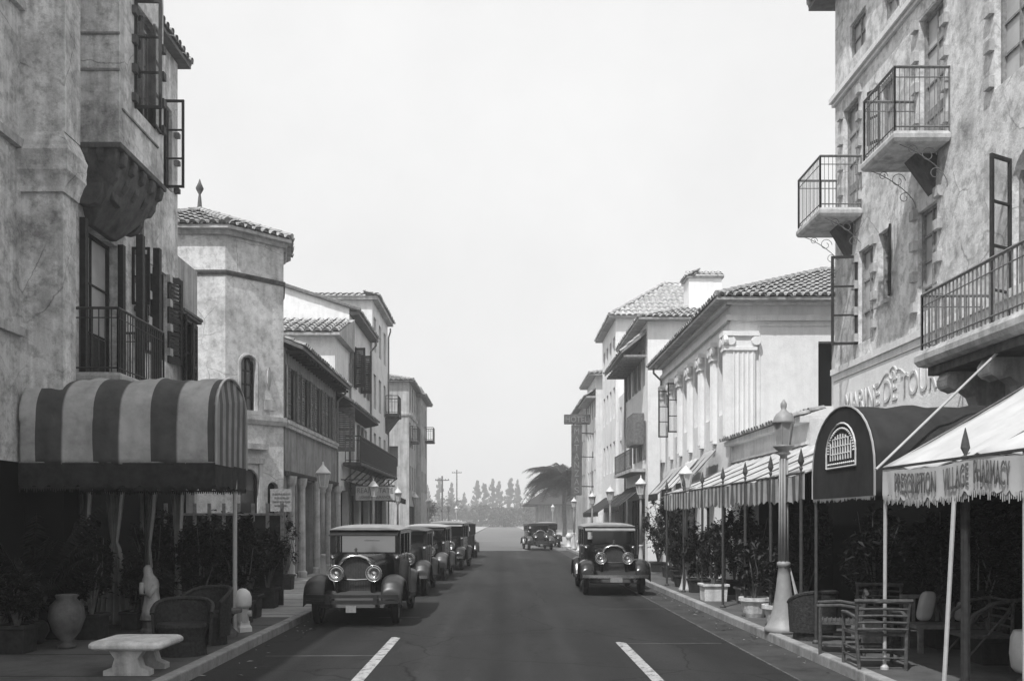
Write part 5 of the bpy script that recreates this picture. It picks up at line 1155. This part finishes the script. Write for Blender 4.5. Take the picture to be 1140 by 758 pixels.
# right group
RS = [(4.66,15.35,1.35,.7,('pot',.56,.36,'stone_white'),'shrub in a round white tub nearest the big street lamp'),(4.66,16.85,1.5,.8,('pot',.56,.36,'stone_white'),'shrub in the second round white tub from the big street lamp'),(4.68,20.2,1.75,.85,('box',.54,.38,'stone_white'),'dark shrub in a square white planter with ring marks'),(5.3,19.6,2.0,.9,('box',.5,.34,'stone_dark'),'tall dark shrub behind the square white planter'),
      (4.85,22.6,1.55,.8,('box',.5,.34,'wood_dark'),'shrub in a dark box at the far end of the striped awning'),(4.8,24.4,1.5,.8,('pot',.5,.34,'wood_dark'),'shrub in a dark tub under the last spear pole'),(5.6,22,2.1,1.1,('box',.5,.34,'wood_dark'),'big dark shrub deep under the striped awning'),(5.7,17.2,2.1,1.1,('box',.5,.34,'wood_dark'),'dark shrub against the wall behind the white tubs'),
      (5.2,26.6,2.3,1.3,('box',.5,.34,'wood_dark'),'bushy tree in a box past the striped awning end'),(5.3,28.6,2.5,1.5,('box',.5,.34,'wood_dark'),'bushy tree in a box before the columned hall arches'),(5.4,31.5,2.7,1.4,('box',.5,.34,'wood_dark'),'tall bush in a box halfway along the columned hall')]
for x, y, h, w_, pot, l in RS: shrub(x, y, h, w_, pot, l, dens=2600, size=.12, mat='leaf' if pot[3] == 'stone_white' else 'leaf_dark')  # white-tub shrubs get a paler leaf colour to look sunlit
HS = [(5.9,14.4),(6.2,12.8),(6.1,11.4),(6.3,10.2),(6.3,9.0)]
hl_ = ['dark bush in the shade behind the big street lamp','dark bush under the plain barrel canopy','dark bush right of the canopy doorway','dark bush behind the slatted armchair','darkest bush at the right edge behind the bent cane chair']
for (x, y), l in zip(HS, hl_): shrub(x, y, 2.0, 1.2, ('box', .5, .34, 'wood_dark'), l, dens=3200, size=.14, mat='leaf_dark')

# lattice fence across the left pavement
lf = thing('lattice_fence', (-5.4, 18.2, .13), 'dark board fence with pale pickets behind the left shrubs', 'fence'); q = MB(); q.box(-7.0,-4.5,18.9,18.96,.15,2.0)
q.build('fence_board', 'wood_dark', lf); q = MB()
for k in range(9): q.box(-6.95+k*.3,-6.88+k*.3,18.86,18.89,1.3,2.25)
q.box(-7.0,-4.5,18.84,18.859,2.0,2.05); q.build('pickets', 'wood_grey', lf)

# ================================================================== street trees and far planting
palm(6.9, 100, 6.2, 60, 5.2, 'feathery dark palm tree beyond the cross street on the right', mat='leaf_dark', droop=.8, z0=0, name='palm_tree', trunk_r=.22, rise=.75, width=.30)
palm(9.5, 112, 7.0, 36, 4.2, 'second palm tree, half hidden behind the vertical sign', mat='leaf_dark', droop=.8, z0=0, name='palm_tree', trunk_r=.22, rise=.7, width=.30)
def pine(x, y, h, label):
    r_ = thing('pine_tree', (x,y,0), label, 'tree', 'tall thin pines at the end of the street'); q = MB(); wd = random.uniform(.15, .24); lean = random.uniform(-.03, .03)
    br = [(random.uniform(.12, 1), random.uniform(0, 2*pi), random.uniform(.45, 1.2)) for k in range(70)]
    for k in range(2000):
        t, a, sc_ = random.choice(br); L = (1.08-t)**.8*h*wd*sc_; f = random.random()**.7; rr = L*f; z = h*t+rr*.45+random.gauss(0, .18); a += random.gauss(0, .12)
        P = Vector((x+lean*h*t+rr*cos(a), y+rr*sin(a), z)); s = h*.028*random.uniform(.4,1.3)
        q.add([P+Vector((-s*.5,0,-s*.3)), P+Vector((s*.5,0,-s*.1)), P+Vector((random.uniform(-.6,.6)*s,0,s*1.3))], [(0,1,2)])
    q.build('foliage', 'leaf_far', r_, fix=False); q = MB(); q.tube([(x,y,0),(x+lean*h,y,h*.97)], [h*.014,h*.003], 6)
    for t, a, sc_ in br[:24]: L = (1.08-t)**.8*h*wd*sc_; q.tube([(x+lean*h*t,y,h*t),(x+lean*h*t+L*cos(a),y+L*sin(a),h*t+L*.45)], [.05,.02], 3)
    q.build('trunk', 'bark', r_)
def bushy(x, y, h, w_, label, name='broad_tree', grp='far trees at the end of the street'):
    r_ = thing(name, (x,y,0), label, 'tree', grp); q = MB(); leaf_cloud(q, (x,y,h*.6), (w_/2,w_/2,h*.42), 2600, w_*.075, .6); q.build('foliage', 'leaf_far', r_, fix=False)
    q = MB(); q.tube([(x,y,0),(x+.1,y,h*.3),(x-.1,y,h*.6)], [w_*.05,w_*.035,w_*.02], 7); twigs(q, (x,y,h*.3), (x,y,h*.6), (w_/2,w_/2,h*.4), 8, w_*.012); q.build('trunk', 'bark', r_)
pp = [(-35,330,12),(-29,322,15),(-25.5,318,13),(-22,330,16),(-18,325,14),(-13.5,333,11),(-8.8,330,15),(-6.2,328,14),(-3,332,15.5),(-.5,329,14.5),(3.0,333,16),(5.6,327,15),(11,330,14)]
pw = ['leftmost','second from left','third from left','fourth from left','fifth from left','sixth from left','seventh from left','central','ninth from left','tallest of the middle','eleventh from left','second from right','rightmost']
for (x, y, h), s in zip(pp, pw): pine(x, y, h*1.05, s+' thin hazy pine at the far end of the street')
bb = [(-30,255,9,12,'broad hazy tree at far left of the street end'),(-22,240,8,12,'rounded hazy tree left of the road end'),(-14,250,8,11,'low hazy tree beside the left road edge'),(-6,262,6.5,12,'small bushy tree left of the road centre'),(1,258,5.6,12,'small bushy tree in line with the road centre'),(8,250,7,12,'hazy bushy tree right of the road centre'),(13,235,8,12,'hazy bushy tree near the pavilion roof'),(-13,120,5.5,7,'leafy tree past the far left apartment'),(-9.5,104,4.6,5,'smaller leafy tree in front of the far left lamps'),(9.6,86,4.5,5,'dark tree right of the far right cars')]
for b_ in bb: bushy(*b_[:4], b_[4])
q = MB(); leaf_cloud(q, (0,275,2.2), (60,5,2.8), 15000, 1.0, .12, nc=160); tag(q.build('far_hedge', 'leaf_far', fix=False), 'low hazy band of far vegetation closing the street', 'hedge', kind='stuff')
def tpole(x, y, h, label):
    r_ = thing('utility_pole', (x,y,0), label, 'utility pole', 'utility poles past the cross street'); q = MB(); q.tube([(x,y,0),(x,y,h)], [.15,.10], 8); q.build('post', 'bark', r_)
    q = MB(); q.box(x-.9,x+.9,y-.16,y-.1,h-.6,h-.48); [q.lathe([(.04,h-.48),(.05,h-.4),(.02,h-.34)], (x+d,y-.13,0), 6) for d in (-.8,-.4,.4,.8)]; q.build('crossarm', 'bark', r_)
tpole(-8.0, 165, 11.0, 'taller pole with a crossarm rising over the far trees'); tpole(-7.6, 118, 7.6, 'shorter pole with a crossarm beside the far left house')

# ================================================================== furniture
def ladder_chair(loc, rz, label, group='cane chairs on the right patio', w_=.58, arms=True, h=.82, mat='cane'):
    r_ = thing('cane_chair', (0,0,0), label, 'chair', group); d = .5
    for x in (-w_/2, w_/2):
        q = MB(); q.tube([(x*.92,-d/2-.04,0),(x,-d/2,.42),(x*1.04,-d/2-.07,h)], .022, 7); q.build('leg', mat, r_)
        q = MB(); q.tube([(x,d/2,0),(x,d/2,.64 if arms else .42)], .022, 7); q.build('leg', mat, r_)
        if arms: q = MB(); q.tube([(x*1.02,-d/2-.03,.62),(x*1.12,0,.66),(x,d/2+.04,.64)], .022, 7); q.build('armrest', mat, r_)
    q = MB()
    for k in range(5):
        z = .48+k*(h-.50)/4; y = -d/2-.01-.05*(z-.42)/.4; q.tube([(-w_/2*1.02,y,z),(0,y-.035,z+.01),(w_/2*1.02,y,z)], .017, 6)
    q.tube([(-w_/2*1.15,-d/2-.075,h),(w_/2*1.15,-d/2-.075,h)], .026, 7); q.build('backrest', mat, r_)
    q = MB(); q.box(-w_/2,w_/2,-d/2,d/2,.40,.43)
    for k in range(9): q.tube([(-w_/2,-d/2+.03+k*.055,.435),(w_/2,-d/2+.03+k*.055,.435)], .012, 5)
    q.build('seat', mat, r_)
    q = MB()
    for z in (.14, .24):
        q.tube([(-w_/2,-d/2,z),(w_/2,-d/2,z)], .014, 5).tube([(-w_/2,-d/2,z),(-w_/2,d/2,z)], .014, 5).tube([(w_/2,-d/2,z),(w_/2,d/2,z)], .014, 5).tube([(-w_/2,d/2,z),(w_/2,d/2,z)], .014, 5)
    q.build('stretcher', mat, r_); r_.location = loc; r_.rotation_euler.z = rz; return r_
lc = ladder_chair((4.52, 11.1, .13), R(-4), 'slat backed cane armchair seen from behind in front of the near white pole')
dup(lc, (4.55, 12.3, .13), R(70), 'slat backed cane armchair turned sideways beside the wicker settee')
dup(lc, (5.5, 13.3, .13), R(160), 'slat backed cane armchair facing out from the canopy shade')
def wicker(loc, rz, label, w_=.75, mat='wicker', group=None, h=.78):
    r_ = thing('wicker_armchair', (0,0,0), label, 'chair', group); d = .6
    q = MB(); 
    def shell(u, v):
        a = R(200)*(u-.5); x = w_/2*sin(a); y = -d/2*cos(a)+.05; z = .12+(h-.12)*v*(1-.28*(abs(u-.5)*2)**3); return (x*(1+.08*v), y*(1+.1*v), z)
    q.grid(shell, 30, 16); q.build('backrest', mat, r_, solid=.03, fix=False)
    q = MB(); q.tube([shell(u/24, 1) for u in range(25)], .03, 7); q.build('rim', mat, r_)
    q = MB(); q.lathe([(w_*.46,.34),(w_*.48,.38),(w_*.46,.42)], (0,.02,0), 20, sy=.85); q.build('seat', mat, r_)
    q = MB(); q.lathe([(w_*.44,.0),(w_*.42,.2),(w_*.45,.34)], (0,.02,0), 20, sy=.85); q.build('skirt', mat, r_); r_.location = loc; r_.rotation_euler.z = rz; return r_
wk = wicker((4.66, 14.0-.35, .13), R(20), 'dark wicker armchair at the foot of the big street lamp', w_=.7, group='wicker armchairs on the pavements', h=.72)
dup(wk, (-4.2, 12.1, .13), R(190), 'dark wicker armchair right of the white stone table'); dup(wk, (-4.25, 13.2, .13), R(150), 'dark wicker armchair next to the white awning pole', scale=1.1)
# bench with white cushions on the right patio
bn = thing('settee', (6.0, 12.4, .13), 'low wooden settee with white cushions in the right shade', 'bench'); q = MB(); q.box(5.55,6.75,12.2,12.7,.45,.5)
for k in range(11): q.box(5.6+k*.11,5.64+k*.11,12.72,12.75,.5,.82)
q.box(5.55,6.75,12.7,12.77,.82,.87); q.build('seat', 'wood_mid', bn)
for x in (5.6, 6.7):
    for y in (12.24, 12.66): q = MB(); q.box(x-.03,x+.03,y-.03,y+.03,.13,.45); q.build('leg', 'wood_mid', bn)
def cushion(x, y, z, sx, sy, sz, label, lean=0, mat='cloth_pale'):
    q = MB(); n = 10
    def f(u, v): a = u*2*pi; b_ = (v-.5)*pi; c = cos(b_); e_ = .55; g = lambda t: (abs(t)**e_)*(1 if t > 0 else -1); return (x+sx*g(cos(a))*g(c)+lean*g(sin(b_))*sz, y+sy*g(sin(a))*g(c), z+sz*g(sin(b_)))
    q.grid(f, 22, 14); return tag(q.build('cushion', mat, smooth=True, fix=False), label, 'cushion', 'cushions on the settee')
cushion(5.82, 12.55, .73, .10, .08, .2, 'tall pale cushion leaning on the left end of the settee', .2); cushion(6.35, 12.6, .66, .09, .07, .14, 'smaller pale cushion on the right half of the settee', .2)
bx_ = thing('crate', (5.15, 12.9, .13), 'small grey wooden box beside the settee', 'box'); q = MB(); q.box(4.98,5.3,12.75,13.05,.13,.5); q.build('crate_side', 'wood_grey', bx_, bevel=.01)
# bent cane chair and white stool at the edge
bc_ = thing('bentwood_chair', (5.75, 10.9, .13), 'bent cane chair with a hooped arm at the right edge', 'chair')
for y in (10.7, 11.2):
    q = MB(); q.tube([(5.45,y,.13),(5.43,y,.62),(5.52,y,.80),(5.75,y,.93),(6.1,y,.98)], .022, 7); q.tube([(5.95,y,.13),(5.98,y,.98)], .02, 7).tube([(5.45,y,.55),(5.95,y,.55)], .014, 5).tube([(5.45,y,.3),(5.98,y,.9)], .012, 5); q.build('side_frame', 'cane', bc_)
q = MB(); q.box(5.44,5.98,10.7,11.2,.52,.56); q.build('seat', 'cane', bc_); q = MB(); [q.tube([(5.98,10.7,z),(5.98,11.2,z)], .015, 5) for z in (.65,.75,.85,.96)]; q.build('backrest', 'cane', bc_)
st = thing('stool', (5.7, 9.9, .13), 'white barrel stool cut off by the right edge', 'stool'); q = MB(); q.lathe([(.15,.25),(.19,.3),(.21,.45),(.2,.62),(.17,.7),(.1,.71)], (5.75,9.95,0), 18); q.build('body', 'paint_white', st, smooth=True); q = MB(); q.lathe([(.12,.13),(.14,.16),(.06,.25)], (5.75,9.95,0), 14); q.build('foot', 'iron', st)
# stone table on the left
tb = thing('stone_table', (-4.27, 10.75, .13), 'low white stone table with rounded top at the bottom left', 'table'); q = MB()
q.loft([[(-4.27+sx*(.42-i)*1.0, 10.75+sy*(.42-i), z) for sx, sy in ((-1,-.85),(-.85,-1),(.85,-1),(1,-.85),(1,.85),(.85,1),(-.85,1),(-1,.85))] for i, z in ((.05,.42),(.0,.45),(.0,.49),(.03,.52))]); q.build('table_top', 'stone_white', tb, bevel=.012)
for y in (10.5, 11.0):
    q = MB(); P = [(-.26,.0),(.26,.0),(.26,.06),(.16,.1),(.13,.2),(.2,.295),(-.2,.295),(-.13,.2),(-.16,.1),(-.26,.06)]; q.prism(P, lambda x, z: (-4.27+x, y-.08, .13+z), lambda x, z: (-4.27+x, y+.08, .13+z)); q.build('pedestal', 'cast_stone', tb)
# hydrant and stone pedestal
hy = thing('hydrant', (-4.15, 14.6, .13), 'white capped hydrant at the left kerb below the awning pole', 'hydrant')
q = MB(); q.lathe([(.15,.13),(.15,.2),(.12,.24),(.11,.3)], (-4.12,14.6,0), 4); q.build('foot', 'paint_white', hy); q = MB(); q.lathe([(.10,.28),(.095,.5),(.11,.52)], (-4.12,14.6,0), 14); q.lathe([(.05,-.14),(.05,.14)], (-4.12,14.6,.42), 10, 'x'); q.build('barrel', 'paint_pale', hy, smooth=False)
q = MB(); q.lathe([(.13,.52),(.14,.56),(.14,.68),(.11,.76),(.05,.81),(0,.82)], (-4.12,14.6,0), 16); q.build('cap', 'paint_white', hy, smooth=True)
pd = thing('stone_pedestal', (-4.25, 13.9, .13), 'dark flared stone pedestal left of the white hydrant', 'pedestal'); q = MB(); q.lathe([(.2,.13),(.2,.2),(.12,.28),(.09,.38),(.16,.47),(.27,.5),(.27,.55)], (-4.22,13.95,0), 16); q.build('body', 'stone_dark', pd)
# statue and urn by the curtains
sta = thing('statue', (-5.25, 14.1, .13), 'pale draped stone figure between the curtains and the wicker chair', 'statue')
def oval(z, rx, ry, x=0, y=0, n=14, f=0): return [(-5.25+x+rx*cos(2*pi*k/n)*(1+f*sin(5*2*pi*k/n)), 14.1+y+ry*sin(2*pi*k/n)*(1+f*cos(7*2*pi*k/n)), .13+z) for k in range(n)]
q = MB(); q.loft([oval(.24,.20,.16,f=.10),oval(.4,.17,.14,.01,f=.10),oval(.6,.15,.12,.02,f=.08),oval(.75,.13,.11,.02,f=.06),oval(.88,.155,.12,.0,f=.05),oval(.97,.15,.11,-.01,f=.03),oval(1.03,.11,.10,-.02,f=.02),oval(1.08,.085,.09,-.03,-.02),oval(1.15,.08,.09,-.04,-.03),oval(1.21,.07,.08,-.04,-.03),oval(1.25,.03,.04,-.04,-.02)]); fg = q.build('figure', 'cast_stone', sta, smooth=True)
q = MB(); q.tube([(-5.38,14.02,1.05),(-5.36,13.94,.85),(-5.22,13.93,.82),(-5.12,14.0,1.0)], [.05,.05,.045,.05], 8); q.build('drapery', 'cast_stone', fg, smooth=True)
q = MB(); q.lathe([(.2,.0+.13),(.2,.18),(.15,.22),(.15,.34),(.19,.37)], (-5.25,14.1,0), 12); q.build('plinth', 'stone_dark', sta); sta.scale = (.85, .85, .85); sta.location = (-5.55, 14.5, .13)
ur = thing('urn', (-6.2, 13.0, .13), 'round pale urn in front of the palm at the left', 'urn'); q = MB(); q.lathe([(.1,.13),(.12,.16),(.06,.2),(.16,.32),(.22,.48),(.2,.62),(.12,.7),(.14,.74),(.12,.75)], (-6.05,12.75,0), 18); q.build('body', 'stone_dark', ur, smooth=True); ur.scale = (1.1, 1.1, 1.2)
for (x, y, h, l) in ((4.42,60.0,.95,'taller white post at the far right kerb'),(4.5,52.5,.7,'shorter white post at the far right kerb'),(4.5,48.0,.8,'white post on the right pavement nearest the parked sedan')):
    pz = thing('kerb_post', (x,y,.13), l, 'post', 'white posts at the far right kerb'); q = MB(); q.lathe([(.22,.13),(.22,.2),(.15,.25),(.14,.13+h*.6),(.2,.13+h*.65),(.2,.13+h*.8),(.12,.13+h*.95),(0,.13+h)], (x,y,0), 12); q.build('body', 'paint_white', pz, smooth=True)
# ================================================================== haze
hz = bpy.data.materials.new('haze'); hz.use_nodes = True; t = hz.node_tree; t.nodes.clear()
o_ = t.nodes.new('ShaderNodeOutputMaterial'); pv = t.nodes.new('ShaderNodeVolumePrincipled'); pv.inputs['Color'].default_value = (.97,.97,.97,1); pv.inputs['Density'].default_value = HAZE; pv.inputs['Anisotropy'].default_value = .3
t.links.new(pv.outputs[0], o_.inputs['Volume']); MAT['haze'] = hz
q = MB(); q.box(-75, 75, -14, 420, -1.1, 26); tag(q.build('haze', 'haze'), kind='stuff')
